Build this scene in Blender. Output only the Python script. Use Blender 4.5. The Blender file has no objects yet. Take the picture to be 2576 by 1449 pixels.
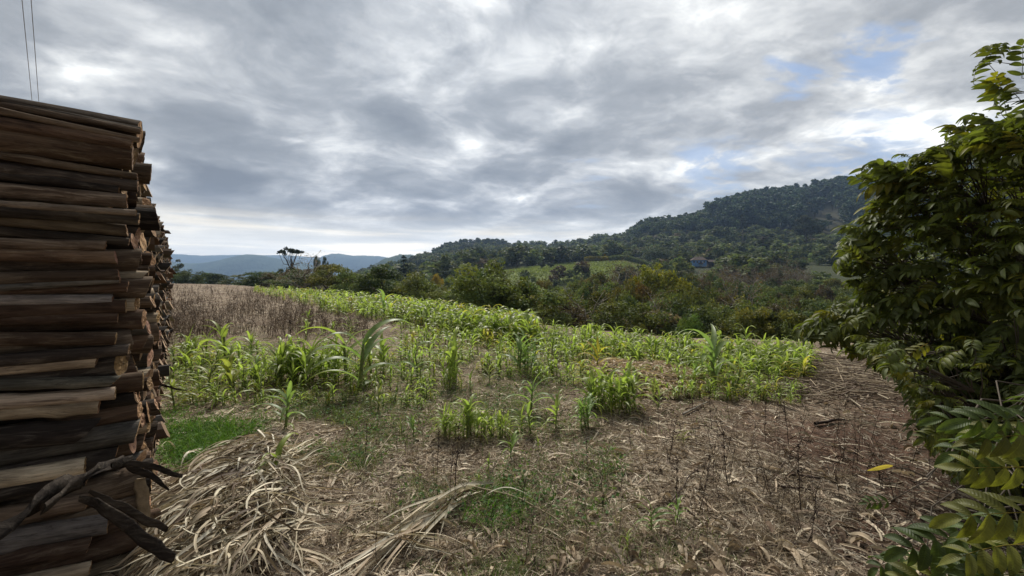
import bpy, math, numpy as np
from mathutils import Vector
RNG = np.random.default_rng(7)
def rnd(a=0., b=1., n=None): return RNG.uniform(a, b, n)

# ------------------------------------------------------------------ camera, sky, sun, exposure
SC = bpy.context.scene
COL = SC.collection
EYE = 1.65
FPX, CX, HY = 1002.0, 1288.0, 690.0       # focal length, centre column and horizon row of a 2576 px wide picture
cam_d = bpy.data.cameras.new('camera'); cam = bpy.data.objects.new('camera', cam_d); COL.objects.link(cam)
cam.location = (0, 0, EYE); cam.rotation_euler = (math.radians(90), 0, 0)
cam_d.lens = 14.0; cam_d.sensor_width = 36.0; cam_d.shift_y = -0.0134
cam_d.clip_start = 0.05; cam_d.clip_end = 30000
SC.camera = cam
SC.render.resolution_x, SC.render.resolution_y = 1024, 576
SC.view_settings.view_transform = 'Standard'; SC.view_settings.look = 'None'
SC.view_settings.exposure = 1.6; SC.view_settings.gamma = 1.0
SC.render.engine = 'CYCLES'
SC.cycles.max_bounces = 6; SC.cycles.diffuse_bounces = 3; SC.cycles.glossy_bounces = 2
SC.cycles.transmission_bounces = 4; SC.cycles.transparent_max_bounces = 4; SC.cycles.volume_bounces = 0

SUN_EL, SUN_AZ = math.radians(48), math.radians(-8)      # azimuth from +Y towards +X
sun_d = bpy.data.lights.new('sun', 'SUN'); sun = bpy.data.objects.new('sun', sun_d); COL.objects.link(sun)
sun_d.energy = 1.5; sun_d.angle = math.radians(12); sun_d.color = (1.0, 0.95, 0.86)
sv = Vector((math.sin(SUN_AZ)*math.cos(SUN_EL), math.cos(SUN_AZ)*math.cos(SUN_EL), math.sin(SUN_EL)))
sun.rotation_euler = sv.to_track_quat('Z', 'Y').to_euler(); sun.location = (0, 0, 30)

class NT:
    """small helper to write node trees as expressions"""
    def __init__(s, tree): s.t = tree; s.n = tree.nodes; s.l = tree.links
    def node(s, typ, ins=None, **kw):
        n = s.n.new(typ)
        for k, v in kw.items(): setattr(n, k, v)
        for k, v in (ins or {}).items(): s.put(n.inputs[k], v)
        return n
    def put(s, sock, v):
        if isinstance(v, bpy.types.NodeSocket): s.l.new(v, sock)
        elif isinstance(v, bpy.types.Node): s.l.new(v.outputs[0], sock)
        else: sock.default_value = v
    def m(s, op, a, b=0.0, c=0.0, clamp=False):
        n = s.n.new('ShaderNodeMath'); n.operation = op; n.use_clamp = clamp
        s.put(n.inputs[0], a); s.put(n.inputs[1], b); s.put(n.inputs[2], c); return n.outputs[0]
    def vm(s, op, a, b=(0, 0, 0), sc=None):
        n = s.n.new('ShaderNodeVectorMath'); n.operation = op
        s.put(n.inputs[0], a); s.put(n.inputs[1], b)
        if sc is not None: s.put(n.inputs['Scale'], sc)
        return n.outputs['Value'] if op in ('DOT_PRODUCT', 'LENGTH') else n.outputs['Vector']
    def noise(s, vec, scale, detail=4, rough=.55, dist=0.):
        n = s.node('ShaderNodeTexNoise', {'Scale': scale, 'Detail': detail, 'Roughness': rough, 'Distortion': dist})
        if vec is not None: s.put(n.inputs['Vector'], vec)
        return n.outputs[0]
    def mix(s, f, a, b, mode='MIX'):
        n = s.n.new('ShaderNodeMix'); n.data_type = 'RGBA'; n.blend_type = mode
        s.put(n.inputs[0], f); s.put(n.inputs[6], a); s.put(n.inputs[7], b); return n.outputs[2]
    def ramp(s, f, stops):
        n = s.n.new('ShaderNodeValToRGB'); s.put(n.inputs[0], f)
        e = n.color_ramp.elements
        while len(e) < len(stops): e.new(.5)
        for el, (p, c) in zip(e, stops): el.position = p; el.color = (*c, 1) if len(c) == 3 else c
        return n.outputs[0]
    def rng(s, v, a, b, c=0., d=1., smooth=True):
        n = s.n.new('ShaderNodeMapRange'); n.interpolation_type = 'SMOOTHSTEP' if smooth else 'LINEAR'
        for i, x in enumerate((v, a, b, c, d)): s.put(n.inputs[i], x)
        return n.outputs[0]

def pxdir(px, py):
    v = Vector(((px-CX)/FPX, 1.0, (HY-py)/FPX)); v.normalize(); return tuple(v)

world = bpy.data.worlds.new('World'); SC.world = world; world.use_nodes = True
world.node_tree.nodes.clear(); W = NT(world.node_tree)
def build_sky():
    tc = W.node('ShaderNodeTexCoord').outputs['Generated']
    sep = W.node('ShaderNodeSeparateXYZ', {0: tc})
    x, y, z = sep.outputs[0], sep.outputs[1], sep.outputs[2]
    zc = W.m('ADD', W.m('MAXIMUM', z, 0.0), 0.20)
    u = W.m('DIVIDE', x, zc); v = W.m('DIVIDE', y, zc)
    pl = W.node('ShaderNodeCombineXYZ', {0: u, 1: v, 2: 0.0}).outputs[0]
    mp = W.node('ShaderNodeMapping', {'Vector': pl, 'Rotation': (0, 0, math.radians(-24)), 'Scale': (0.9, 1.05, 1), 'Location': (3.1, 7.7, 0)}).outputs[0]
    w1 = W.node('ShaderNodeTexNoise', {'Vector': mp, 'Scale': 1.7, 'Detail': 3, 'Roughness': .5}).outputs[1]
    w1c = W.vm('SUBTRACT', w1, (.5, .5, .5))
    mw = W.vm('ADD', mp, W.vm('SCALE', w1c, sc=.45))
    big = W.noise(mw, 1.3, 2, .5)
    mid = W.noise(mw, 3.2, 5, .52)
    fine = W.noise(mw, 9.0, 9, .60)
    # puffs: rounded cells with thin bright seams between them
    vor = W.node('ShaderNodeTexVoronoi', {'Vector': W.vm('ADD', mw, W.vm('SCALE', W.vm('SUBTRACT', W.node('ShaderNodeTexNoise', {'Vector': mp, 'Scale': 6.0, 'Detail': 6, 'Roughness': .6}).outputs[1], (.5, .5, .5)), sc=.34)), 'Scale': 2.3, 'Smoothness': .6, 'Randomness': 1.0}, feature='SMOOTH_F1').outputs['Distance']
    puff = W.rng(vor, .1, .75, 1.0, 0.0)
    dens = W.m('ADD', W.m('MULTIPLY', big, .30), W.m('ADD', W.m('MULTIPLY', mid, .30), W.m('MULTIPLY', fine, .22)))
    dens = W.m('ADD', dens, W.m('MULTIPLY', puff, .16))
    dens = W.m('MULTIPLY_ADD', W.m('SUBTRACT', dens, .5), 1.5, .53)
    stir = W.vm('NORMALIZE', W.vm('ADD', tc, W.vm('SCALE', w1c, sc=.40)))
    w2 = W.node('ShaderNodeTexNoise', {'Vector': W.node('ShaderNodeMapping', {'Vector': pl, 'Rotation': (0, 0, math.radians(-35)), 'Scale': (.7, 2.0, 1)}).outputs[0], 'Scale': 3.0, 'Detail': 6, 'Roughness': .6}).outputs[1]
    stir2 = W.vm('NORMALIZE', W.vm('ADD', tc, W.vm('SCALE', W.vm('SUBTRACT', w2, (.5, .5, .5)), sc=.26)))
    def spot(px, py, rad, amt, acc):
        d = W.vm('DOT_PRODUCT', stir, pxdir(px, py))
        f = W.m('POWER', W.rng(d, math.cos(math.radians(rad*1.25)), 1.0, 0.0, 1.0, False), 1.6)
        return W.m('MULTIPLY_ADD', f, amt*(.95 if amt < 0 else .8), acc)
    # thick dark banks
    for a in [(1320, 140, 9, .16), (2050, 300, 12, .06), (850, 130, 22, .10), (1130, 290, 15, .10), (600, 400, 13, .12), (1000, 480, 10, .07), (1600, 130, 20, .05), (620, 120, 12, .06),
              (80, 60, 14, .07), (1650, 500, 8, .04), (600, 480, 9, .08), (1450, 470, 8, .06), (1350, 60, 12, .05), (1560, 300, 12, .05), (2350, 20, 14, .05), (100, 230, 8, .06)]:
        dens = spot(*a, dens)
    # thin bright breaks
    for a in [(340, 160, 11, -.11), (400, 215, 5, -.08), (1190, 35, 8, -.16), (1410, 262, 5, -.22), (860, 360, 7, -.20), (1110, 365, 7, -.20), (340, 300, 6, -.14),
              (2250, 260, 20, -.04), (1900, 330, 15, -.05), (2450, 150, 14, -.04), (640, 335, 4, -.14), (1300, 340, 5, -.12),
              (1000, 110, 4, -.12), (1950, 60, 10, -.08), (1700, 330, 8, -.08), (1450, 100, 6, -.06), (1750, 520, 8, -.08)]:
        dens = spot(*a, dens)
    cloud = W.ramp(dens, [(0.25, (.90, .90, .87)), (.35, (.59, .595, .585)), (.45, (.40, .41, .415)), (.55, (.280, .292, .304)), (.66, (.215, .227, .24)), (.88, (.14, .15, .165))])
    # blue gaps
    gap = None
    for (px, py, rad, amt) in [(1985, 195, 3.2, .8), (2200, 148, 4.2, .85), (1780, 425, 6, .75), (2180, 408, 6.5, .75), (2010, 415, 4, .6), (1490, 455, 3.2, .6), (2440, 390, 4, .6)]:
        d = W.vm('DOT_PRODUCT', stir2, pxdir(px, py)); f = W.rng(d, math.cos(math.radians(rad*1.3)), 1.0, 0.0, amt, False)
        gap = f if gap is None else W.m('MAXIMUM', gap, f)
    gapm = W.m('MULTIPLY', W.rng(gap, .40, .85, 0.0, .8), W.rng(fine, .40, .55, .1, 1.))
    sky = W.node('ShaderNodeTexSky', sky_type='NISHITA', sun_disc=False, sun_elevation=SUN_EL, sun_rotation=SUN_AZ, air_density=1.2, dust_density=1.5)
    skyc = W.vm('SCALE', sky.outputs[0], sc=0.10)
    skyc = W.mix(.7, skyc, (.20, .29, .47, 1))
    # brighter cream band low over the horizon, with thin grey layers
    lay = W.noise(W.node('ShaderNodeCombineXYZ', {0: W.m('MULTIPLY', x, 2.2), 1: 0.0, 2: W.m('MULTIPLY', z, 34.0)}).outputs[0], 1.0, 5, .6, .2)
    band = W.ramp(lay, [(.35, (.78, .76, .70)), (.5, (.98, .93, .82)), (.62, (1.5, 1.32, 1.0))])
    hz = W.rng(z, .035, .16, 1.0, 0.0)
    left = W.rng(x, -.55, .75, 1.0, .5)
    c = W.mix(W.m('MULTIPLY', hz, left), cloud, band)
    c = W.mix(gapm, c, skyc)
    # unseen sky behind the viewer, dimmed to deepen shade on camera-facing sides
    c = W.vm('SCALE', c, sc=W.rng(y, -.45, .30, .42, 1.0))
    # light ground bounce below the horizon
    c = W.mix(W.rng(z, -.06, -.01, 1.0, 0.0), c, (.16, .16, .15, 1))
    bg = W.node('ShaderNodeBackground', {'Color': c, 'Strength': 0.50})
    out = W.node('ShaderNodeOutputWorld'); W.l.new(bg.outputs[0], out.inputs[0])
build_sky()
world.cycles.sampling_method = 'MANUAL'; world.cycles.sample_map_resolution = 512

# ------------------------------------------------------------------ numpy noise and image-to-ground helpers
def _h(ix, iy, s):
    n = (ix.astype(np.int64)*374761393 + iy.astype(np.int64)*668265263 + s*982451653) & 0xffffffff
    n = ((n ^ (n >> 13))*1274126177) & 0xffffffff
    return ((n ^ (n >> 16)) & 0xffff)/65535.0
def vnoise(x, y, s=0):
    x = np.asarray(x, float); y = np.asarray(y, float)
    ix = np.floor(x); iy = np.floor(y); fx = x-ix; fy = y-iy
    fx = fx*fx*(3-2*fx); fy = fy*fy*(3-2*fy)
    return (_h(ix, iy, s)*(1-fx)+_h(ix+1, iy, s)*fx)*(1-fy) + (_h(ix, iy+1, s)*(1-fx)+_h(ix+1, iy+1, s)*fx)*fy
def fbm(x, y, s=0, o=4):
    t = 0; a = .5; k = 0
    for i in range(o):
        t = t + a*vnoise(np.asarray(x)*2**i+17.3*i, np.asarray(y)*2**i-9.1*i, s+i); k += a; a *= .5
    return t/k

BROW = np.array([(-3000, 90), (-800, 85), (400, 72), (560, 64), (640, 52), (780, 32), (1000, 20.), (1300, 12.2), (1700, 9.2), (2050, 8.6), (2300, 7.6), (2576, 7.2), (3500, 6.5), (6000, 6.5)], float)
DG = [0, 40, 60, 90, 120, 160, 200, 270, 350, 430, 520, 600, 700, 900, 1400, 2500, 9000]
# far terrain heights above the eye plane, per picture column
FAR = {
 -3000: [-14, -16, -18, -22, -26, -32, -40, -50, -60, -70, -80, -90, -100, -120, -150, -170, -170],
  400: [-12, -13, -14, -17, -22, -30, -38, -48, -58, -68, -78, -88, -95, -115, -150, -170, -170],
  760: [-11, -11, -12, -14, -17, -20, -22, -24, -26, -28, -30, -34, -40, -60, -110, -170, -170],
  950: [-10, -12, -12, -13, -13, -12, -11, -10, -8, -4, 0, 2, 0, -10, -60, -150, -170],
  1050: [-10, -12, -13, -13, -12, -10, -8, -5, 0, 6, 12, 17, 18, 0, -40, -120, -170],
  1130: [-10, -13, -14, -14, -12, -9, -5, -1, 6, 14, 24, 34, 36, 10, -30, -120, -170],
  1200: [-9, -13, -15, -14, -12, -8, -1, 3.5, 8, 17, 28, 40, 42, 20, -30, -120, -170],
  1300: [-8, -13, -15, -15, -12, -8, 0, 5.5, 10, 17, 27, 37, 40, 20, -30, -120, -170],
  1450: [-8, -13, -15, -15, -12, -8, 1, 7, 12, 18, 29, 40, 44, 25, -30, -120, -170],
  1570: [-8, -13, -15, -15, -12, -8, 1.5, 8.5, 14, 24, 40, 51, 52, 30, -30, -120, -170],
  1620: [-8, -13, -15, -15, -12, -8, -3, 5, 15, 37, 57, 66, 66, 40, -20, -120, -170],
  1750: [-8, -13, -15, -15, -12, -7, -2, 6.5, 19, 43, 67, 78, 80, 50, -20, -120, -170],
  1880: [-8, -13, -15, -15, -12, -6, -1, 6.5, 21, 46, 80, 104, 108, 80, 0, -120, -170],
  2000: [-8, -13, -15, -15, -12, -6, 0, 7, 21, 47, 84, 112, 124, 100, 20, -120, -170],
  2150: [-8, -13, -15, -15, -11, -5, 1, 9, 25, 50, 88, 124, 152, 140, 40, -120, -170],
  2576: [-7, -12, -14, -13, -9, -3, 4, 16, 38, 66, 104, 150, 195, 200, 80, -120, -170],
  6000: [-7, -12, -14, -13, -9, -3, 4, 16, 38, 66, 104, 150, 195, 200, 80, -120, -170]}
FK = sorted(FAR); FT = np.array([FAR[k] for k in FK], float)
def browD(px): return np.interp(px, BROW[:, 0], BROW[:, 1])
def gz(x, y):
    x = np.asarray(x, float); y = np.asarray(y, float)
    D = np.maximum(y, .5); px = np.clip(CX + x/D*FPX, -2999, 5999)
    s = np.maximum(y - browD(px)-.3, 0)
    q = .10+np.clip((px-700)/900, 0, 1)*.28
    near = -np.where(s < 4, q*s*s/8, q*(s-2))
    ki = np.clip(np.searchsorted(FK, px, side='right')-1, 0, len(FK)-2)
    k0 = np.array(FK, float)[ki]; k1 = np.array(FK, float)[ki+1]; f = (px-k0)/(k1-k0)
    di = np.clip(np.searchsorted(DG, y, side='right')-1, 0, len(DG)-2)
    d0 = np.array(DG, float)[di]; d1 = np.array(DG, float)[di+1]; g = np.clip((y-d0)/(d1-d0), 0, 1)
    far = (FT[ki, di]*(1-g)+FT[ki, di+1]*g)*(1-f) + (FT[ki+1, di]*(1-g)+FT[ki+1, di+1]*g)*f + EYE
    far = np.where(y < 0, far[()]*0-14, far)
    h = .8
    k = np.clip(.5+.5*(near-far)/h/3, 0, 1)
    z = near*k+far*(1-k) + 3*h*k*(1-k)
    z = np.where(y < browD(px), 0, z)
    r = np.hypot(x, y)
    z = z + (fbm(x*3.2, y*3.2, 13, 3)-.5)*.05*np.clip(r/3, 0, 1)*np.clip((40-r)/20, 0, 1)
    z = z + (fbm(x*.9, y*.9, 3, 3)-.5)*.05*np.clip(r/3, 0, 1) + (fbm(x*.25, y*.25, 5, 2)-.5)*.10*np.clip((r-4)/6, 0, 1)
    z = z + np.clip((r-120)/200, 0, 1)*(fbm(x/60, y/60, 8, 3)-.5)*6
    return z
def G(px, py):
    """ground point of the flat near field seen at a picture position"""
    px = np.asarray(px, float); py = np.asarray(py, float)
    D = EYE*FPX/(py-HY); return (px-CX)/FPX*D, D
def P(px, py, D): return np.array(((px-CX)/FPX*D, D, EYE+(HY-py)/FPX*D))

# ------------------------------------------------------------------ mesh helpers
def make_mesh(name, V, F, mats=(), mi=None, col=None, uv=None, smooth=False):
    """V (n,3); F list of int arrays (k,3)/(k,4); mi one material index per array"""
    V = np.asarray(V, np.float32); me = bpy.data.meshes.new(name)
    F = [np.asarray(f, np.int32) for f in F]; keep = [i for i, f in enumerate(F) if len(f)]
    mi = [0]*len(F) if mi is None else mi
    F2 = [F[i] for i in keep]; mi = [mi[i] for i in keep]
    me.vertices.add(len(V)); me.vertices.foreach_set('co', V.ravel())
    loops = np.concatenate([f.ravel() for f in F2]); tot = np.concatenate([np.full(len(f), f.shape[1], np.int32) for f in F2])
    st = np.zeros(len(tot), np.int32); st[1:] = np.cumsum(tot)[:-1]
    me.loops.add(len(loops)); me.loops.foreach_set('vertex_index', loops)
    me.polygons.add(len(tot)); me.polygons.foreach_set('loop_start', st); me.polygons.foreach_set('loop_total', tot)
    me.polygons.foreach_set('material_index', np.concatenate([np.full(len(f), m, np.int32) for f, m in zip(F2, mi)]))
    me.polygons.foreach_set('use_smooth', np.full(len(tot), smooth, bool))
    if col is not None:
        a = me.attributes.new('col', 'FLOAT_COLOR', 'POINT'); c = np.ones((len(V), 4), np.float32); c[:, :3] = col; a.data.foreach_set('color', c.ravel())
    if uv is not None:
        a = me.attributes.new('uvv', 'FLOAT2', 'POINT'); a.data.foreach_set('vector', np.asarray(uv, np.float32).ravel())
    for m in mats: me.materials.append(m)
    me.update(calc_edges=True); return me
def put(name, me, parent=None, label=None, cat=None, group=None, kind=None, loc=None, rot=None, scale=None, color=None):
    o = bpy.data.objects.new(name, me); COL.objects.link(o)
    if parent is not None: o.parent = parent
    if loc is not None: o.location = [float(v) for v in loc]
    if rot is not None: o.rotation_euler = rot
    if scale is not None: o.scale = (scale,)*3 if np.isscalar(scale) else scale
    if color is not None: o.color = (*color, 1)
    tag(o, label, cat, group, kind); return o
def tag(o, label=None, cat=None, group=None, kind=None):
    for k, v in (('label', label), ('category', cat), ('group', group), ('kind', kind)):
        if v: o[k] = v
class Geo:
    def __init__(s): s.V = []; s.F = []; s.C = []; s.U = []; s.M = []; s.n = 0
    def add(s, V, F, C=None, U=None, m=0):
        V = np.asarray(V, float).reshape(-1, 3); F = F if isinstance(F, list) else [F]
        for f in F:
            if len(f): s.F.append(np.asarray(f)+s.n); s.M.append(m)
        s.V.append(V); C = (1, 1, 1) if C is None else C
        s.C.append(np.broadcast_to(np.asarray(C, float), (len(V), 3)))
        s.U.append(np.zeros((len(V), 2)) if U is None else U); s.n += len(V)
    def arrays(s): return np.concatenate(s.V), s.F, np.concatenate(s.C), np.concatenate(s.U), s.M
    def mesh(s, name, mats, smooth=False):
        V, F, C, U, M = s.arrays(); return make_mesh(name, V, F, mats, M, C, U, smooth)
def nrm(a): return a/np.maximum(np.linalg.norm(a, axis=-1, keepdims=True), 1e-9)
def grid_faces(n, rows, cols, closed=False):
    """faces of n strips of rows x cols vertices"""
    r = np.arange(rows-1); c = np.arange(cols if closed else cols-1)
    rr, cc = np.meshgrid(r, c, indexing='ij'); c2 = (cc+1) % cols
    q = np.stack([rr*cols+cc, rr*cols+c2, (rr+1)*cols+c2, (rr+1)*cols+cc], -1).reshape(-1, 4)
    return (q[None]+(np.arange(n)*rows*cols)[:, None, None]).reshape(-1, 4)
def path_ribbons(Pth, width, side=None, prof=None, fold=0., cross=2, twist=None):
    """Pth (n,k,3) paths, width (n,) -> V, F, t(0..1 per vertex), uv"""
    n, k, _ = Pth.shape
    T = nrm(np.gradient(Pth, axis=1))
    if side is None:
        side = np.cross(T, np.array([0, 0, 1.0])); 
    else: side = np.broadcast_to(side[:, None, :] if side.ndim == 2 else side, T.shape)
    side = side - T*(side*T).sum(-1, keepdims=True); side = nrm(side+1e-6)
    N = np.cross(side, T)
    if twist is not None:
        a = twist[:, None, None] if twist.ndim == 1 else twist[..., None]
        side, N = side*np.cos(a)+N*np.sin(a), N*np.cos(a)-side*np.sin(a)
    t = np.linspace(0, 1, k)
    w = (prof(t) if prof is not None else np.sin(np.pi*np.clip(t*.9+.1, 0, 1))**.6)
    hw = .5*np.asarray(width)[:, None]*w[None]
    offs = np.linspace(-1, 1, cross)
    V = Pth[:, :, None, :] + side[:, :, None, :]*offs[None, None, :, None]*hw[:, :, None, None] + N[:, :, None, :]*(np.abs(offs)[None, None, :, None]*fold*hw[:, :, None, None])
    tt = np.broadcast_to(t[None, :, None], (n, k, cross)); oo = np.broadcast_to(offs[None, None, :], (n, k, cross))
    return V.reshape(-1, 3), grid_faces(n, k, cross), tt.reshape(-1), np.stack([tt, oo], -1).reshape(-1, 2)
def arc_paths(base, d0, L, droop, k, curl=0., seed=None):
    """paths starting at base in direction d0, bending down by droop and sideways by curl"""
    n = len(base); P_ = np.zeros((n, k, 3)); P_[:, 0] = base; d = nrm(d0)
    sd = nrm(np.cross(d, np.array([0, 0, 1.0]))+1e-6)
    curl = np.broadcast_to(curl, (n,)); droop = np.broadcast_to(droop, (n,))
    for i in range(1, k):
        t = i/(k-1); d = nrm(d + (np.array([0, 0, -1.0])*droop[:, None]*(.4+1.2*t) + sd*curl[:, None])/(k-1))
        P_[:, i] = P_[:, i-1]+d*(L/(k-1))[:, None]
    return P_
def tubes(Pth, R, ns=6, cap=True):
    n, k, _ = Pth.shape; T = nrm(np.gradient(Pth, axis=1)) if k > 2 else nrm(np.repeat(Pth[:, 1:]-Pth[:, :1], 2, 1))
    ref = np.where(np.abs(T[:, :1, 2:]) > .9, np.array([[[1., 0, 0]]]), np.array([[[0, 0, 1.]]]))
    A = nrm(np.cross(T, np.broadcast_to(ref, T.shape))); B = np.cross(T, A)
    a = np.linspace(0, 2*np.pi, ns, endpoint=False)
    V = Pth[:, :, None]+(A[:, :, None]*np.cos(a)[None, None, :, None]+B[:, :, None]*np.sin(a)[None, None, :, None])*np.asarray(R)[:, :, None, None]
    F = [grid_faces(n, k, ns, True)]
    if cap:
        f = np.arange(ns)[None]+(np.arange(n)*k*ns)[:, None]+(k-1)*ns; F.append(f[:, ::-1] if False else f)
    return V.reshape(-1, 3), F
def instance_arrays(proto, M3, loc, tint=None):
    """copies of (V,F,C,U,M) with 3x3 matrices M3 (n,3,3) and locations"""
    V, F, C, U, M = proto; n = len(loc); nv = len(V)
    VV = np.einsum('nij,vj->nvi', M3, V)+loc[:, None]
    off = (np.arange(n)*nv)[:, None, None]
    FF = [(f[None]+off).reshape(-1, f.shape[1]) for f in F]
    CC = np.broadcast_to(C[None], (n, nv, 3)); CC = CC*tint[:, None] if tint is not None else CC
    UU = np.broadcast_to(U[None], (n, nv, 2))
    return VV.reshape(-1, 3), FF, CC.reshape(-1, 3), UU.reshape(-1, 2), M
def rotz(a):
    c, s = np.cos(a), np.sin(a); z = np.zeros_like(c); o = np.ones_like(c)
    return np.stack([np.stack([c, -s, z], -1), np.stack([s, c, z], -1), np.stack([z, z, o], -1)], -2)
def frame_from(d, up):
    """matrices whose X column is d, Z near up"""
    d = nrm(d); y = nrm(np.cross(up, d)+1e-9); z = np.cross(d, y); return np.stack([d, y, z], -1)
def merge(name, parts, mats, smooth=False):
    V = []; F = []; C = []; U = []; M = []; n = 0
    for p in parts:
        V.append(p[0]); C.append(p[2]); U.append(p[3])
        for f, m in zip(p[1], p[4]): F.append(f+n); M.append(m)
        n += len(p[0])
    return make_mesh(name, np.concatenate(V), F, mats, M, np.concatenate(C), np.concatenate(U), smooth)

# ------------------------------------------------------------------ materials
def new_mat(name):
    m = bpy.data.materials.new(name); m.use_nodes = True; m.node_tree.nodes.clear(); N = NT(m.node_tree)
    out = N.node('ShaderNodeOutputMaterial'); return m, N, out
def bsdf(N, color, rough=.8, spec=.3, normal=None):
    b = N.node('ShaderNodeBsdfPrincipled', {'Base Color': color, 'Roughness': rough, 'Specular IOR Level': spec})
    if normal is not None: N.put(b.inputs['Normal'], normal)
    return b
def bump(N, h, dist=.01, strength=1.): return N.node('ShaderNodeBump', {'Height': h, 'Distance': dist, 'Strength': strength}).outputs[0]
def leaf_mat(name, trans=.35, rough=.55, spec=.3, veins=False, objcol=True, tcol=(1.25, 1.2, .6), mott=True):
    m, N, out = new_mat(name)
    c = N.node('ShaderNodeAttribute', attribute_name='col').outputs['Color']
    if objcol: c = N.mix(1.0, c, N.node('ShaderNodeObjectInfo').outputs['Color'], 'MULTIPLY')
    nrmal = None
    if mott:
        pos = N.node('ShaderNodeNewGeometry').outputs['Position']
        nz = N.noise(pos, 30 if veins else 9, 3, .6)
        c = N.mix(1.0, c, N.ramp(nz, [(.3, (.72, .74, .7)), (.7, (1.25, 1.22, 1.2))]), 'MULTIPLY')
    if veins:
        uv = N.node('ShaderNodeAttribute', attribute_name='uvv').outputs['Vector']
        s = N.node('ShaderNodeSeparateXYZ', {0: uv}); t, o = s.outputs[0], N.m('ABSOLUTE', s.outputs[1])
        w = N.m('SINE', N.m('MULTIPLY', N.m('SUBTRACT', t, N.m('MULTIPLY', o, .09)), 2*math.pi*13))
        vein = N.rng(w, .75, 1.0, 0., 1.); mid = N.rng(o, .10, .0, 0., 1.)
        vm_ = N.m('MAXIMUM', N.m('MULTIPLY', vein, .35), mid)
        c = N.mix(N.m('MULTIPLY', vm_, .45), c, N.mix(1.0, c, (2.0, 2.0, 1.5, 1), 'MULTIPLY'))
        nrmal = bump(N, w, .0012, .3)
    b = bsdf(N, c, rough, spec, nrmal)
    tr = N.node('ShaderNodeBsdfTranslucent', {'Color': N.mix(1.0, c, (*tcol, 1), 'MULTIPLY')})
    mx = N.node('ShaderNodeMixShader', {0: trans, 1: b.outputs[0], 2: tr.outputs[0]})
    N.l.new(mx.outputs[0], out.inputs[0]); return m
M_FOL = leaf_mat('tree_foliage', .30, .6, .2)
M_CORN = leaf_mat('corn_leaf', .55, .42, .4, objcol=True, tcol=(1.0, 1.15, .50), mott=True)
M_PECAN = leaf_mat('serrated_leaf', .42, .5, .3, veins=True, objcol=False, tcol=(1.25, 1.3, .45))
M_GRASS = leaf_mat('grass_blade', .35, .6, .2, objcol=False, mott=False)
M_STRAW = leaf_mat('dry_straw', .15, .8, .12, objcol=False, tcol=(1, .95, .8), mott=False)
M_DRYLEAF = leaf_mat('dry_corn_leaf', .18, .65, .2, veins=False, objcol=False, tcol=(1, .95, .75))

def wood_mat(name, c1, c2, c3, scale=1.):
    """bark or bare wood streaked along local X"""
    m, N, out = new_mat(name)
    oi = N.node('ShaderNodeObjectInfo'); obj = N.node('ShaderNodeTexCoord').outputs['Object']
    off = N.vm('ADD', obj, N.vm('SCALE', (13.1, 7.7, 3.3), sc=oi.outputs['Random']))
    st = N.node('ShaderNodeMapping', {'Vector': off, 'Scale': (4.0*scale, 24*scale, 24*scale)}).outputs[0]
    fine = N.noise(st, 1.0, 8, .72, .8)
    grain = N.noise(N.node('ShaderNodeMapping', {'Vector': off, 'Scale': (7*scale, 110*scale, 110*scale)}).outputs[0], 1.0, 4, .7, .3)
    st2 = N.node('ShaderNodeMapping', {'Vector': off, 'Scale': (3.0*scale, 8*scale, 8*scale)}).outputs[0]
    patch = N.noise(st2, 1.0, 4, .6, .4)
    c = N.mix(N.rng(patch, .40, .60), (*c1, 1), (*c2, 1))
    c = N.mix(N.rng(fine, .48, .72), c, (*c3, 1))
    c = N.mix(1.0, c, N.ramp(grain, [(.3, (.78, .76, .74)), (.5, (1.15, 1.12, 1.08)), (.7, (1.5, 1.45, 1.38))]), 'MULTIPLY')
    crack = N.rng(fine, .36, .45, 1., 0.)
    c = N.mix(N.m('MULTIPLY', crack, .5), c, (.012, .009, .008, 1))
    c = N.mix(1.0, c, oi.outputs['Color'], 'MULTIPLY')
    h = N.m('ADD', N.m('ADD', fine, N.m('MULTIPLY', grain, .3)), N.m('MULTIPLY', patch, .25))
    b = bsdf(N, c, .9, .08, bump(N, h, .02, .8)); N.l.new(b.outputs[0], out.inputs[0]); return m
M_BARK = [wood_mat('bark_brown', (.060, .044, .033), (.11, .086, .066), (.19, .155, .12)),
          wood_mat('bark_red', (.060, .040, .030), (.105, .072, .052), (.16, .13, .10)),
          wood_mat('bark_charcoal', (.024, .020, .018), (.048, .040, .034), (.105, .092, .078)),
          wood_mat('bare_wood_tan', (.26, .215, .16), (.40, .34, .26), (.13, .105, .08)),
          wood_mat('bare_wood_grey', (.10, .096, .09), (.19, .18, .165), (.06, .055, .05))]
def end_mat():
    m, N, out = new_mat('cut_wood')
    oi = N.node('ShaderNodeObjectInfo'); obj = N.node('ShaderNodeTexCoord').outputs['Object']
    p = N.vm('ADD', obj, N.vm('SCALE', (3.1, 5.7, 9.3), sc=oi.outputs['Random']))
    n1 = N.noise(p, 9, 5, .65, .5); n2 = N.noise(N.node('ShaderNodeMapping', {'Vector': p, 'Scale': (1, 1, .25)}).outputs[0], 60, 3, .6)
    c = N.ramp(n1, [(.3, (.11, .065, .04)), (.5, (.24, .155, .095)), (.7, (.36, .26, .17))])
    c = N.mix(N.rng(n2, .35, .5, .6, 0.), c, (.05, .03, .02, 1))
    c = N.mix(1.0, c, oi.outputs['Color'], 'MULTIPLY')
    b = bsdf(N, c, .85, .15, bump(N, n2, .004, .8)); N.l.new(b.outputs[0], out.inputs[0]); return m
M_END = end_mat()
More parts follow.
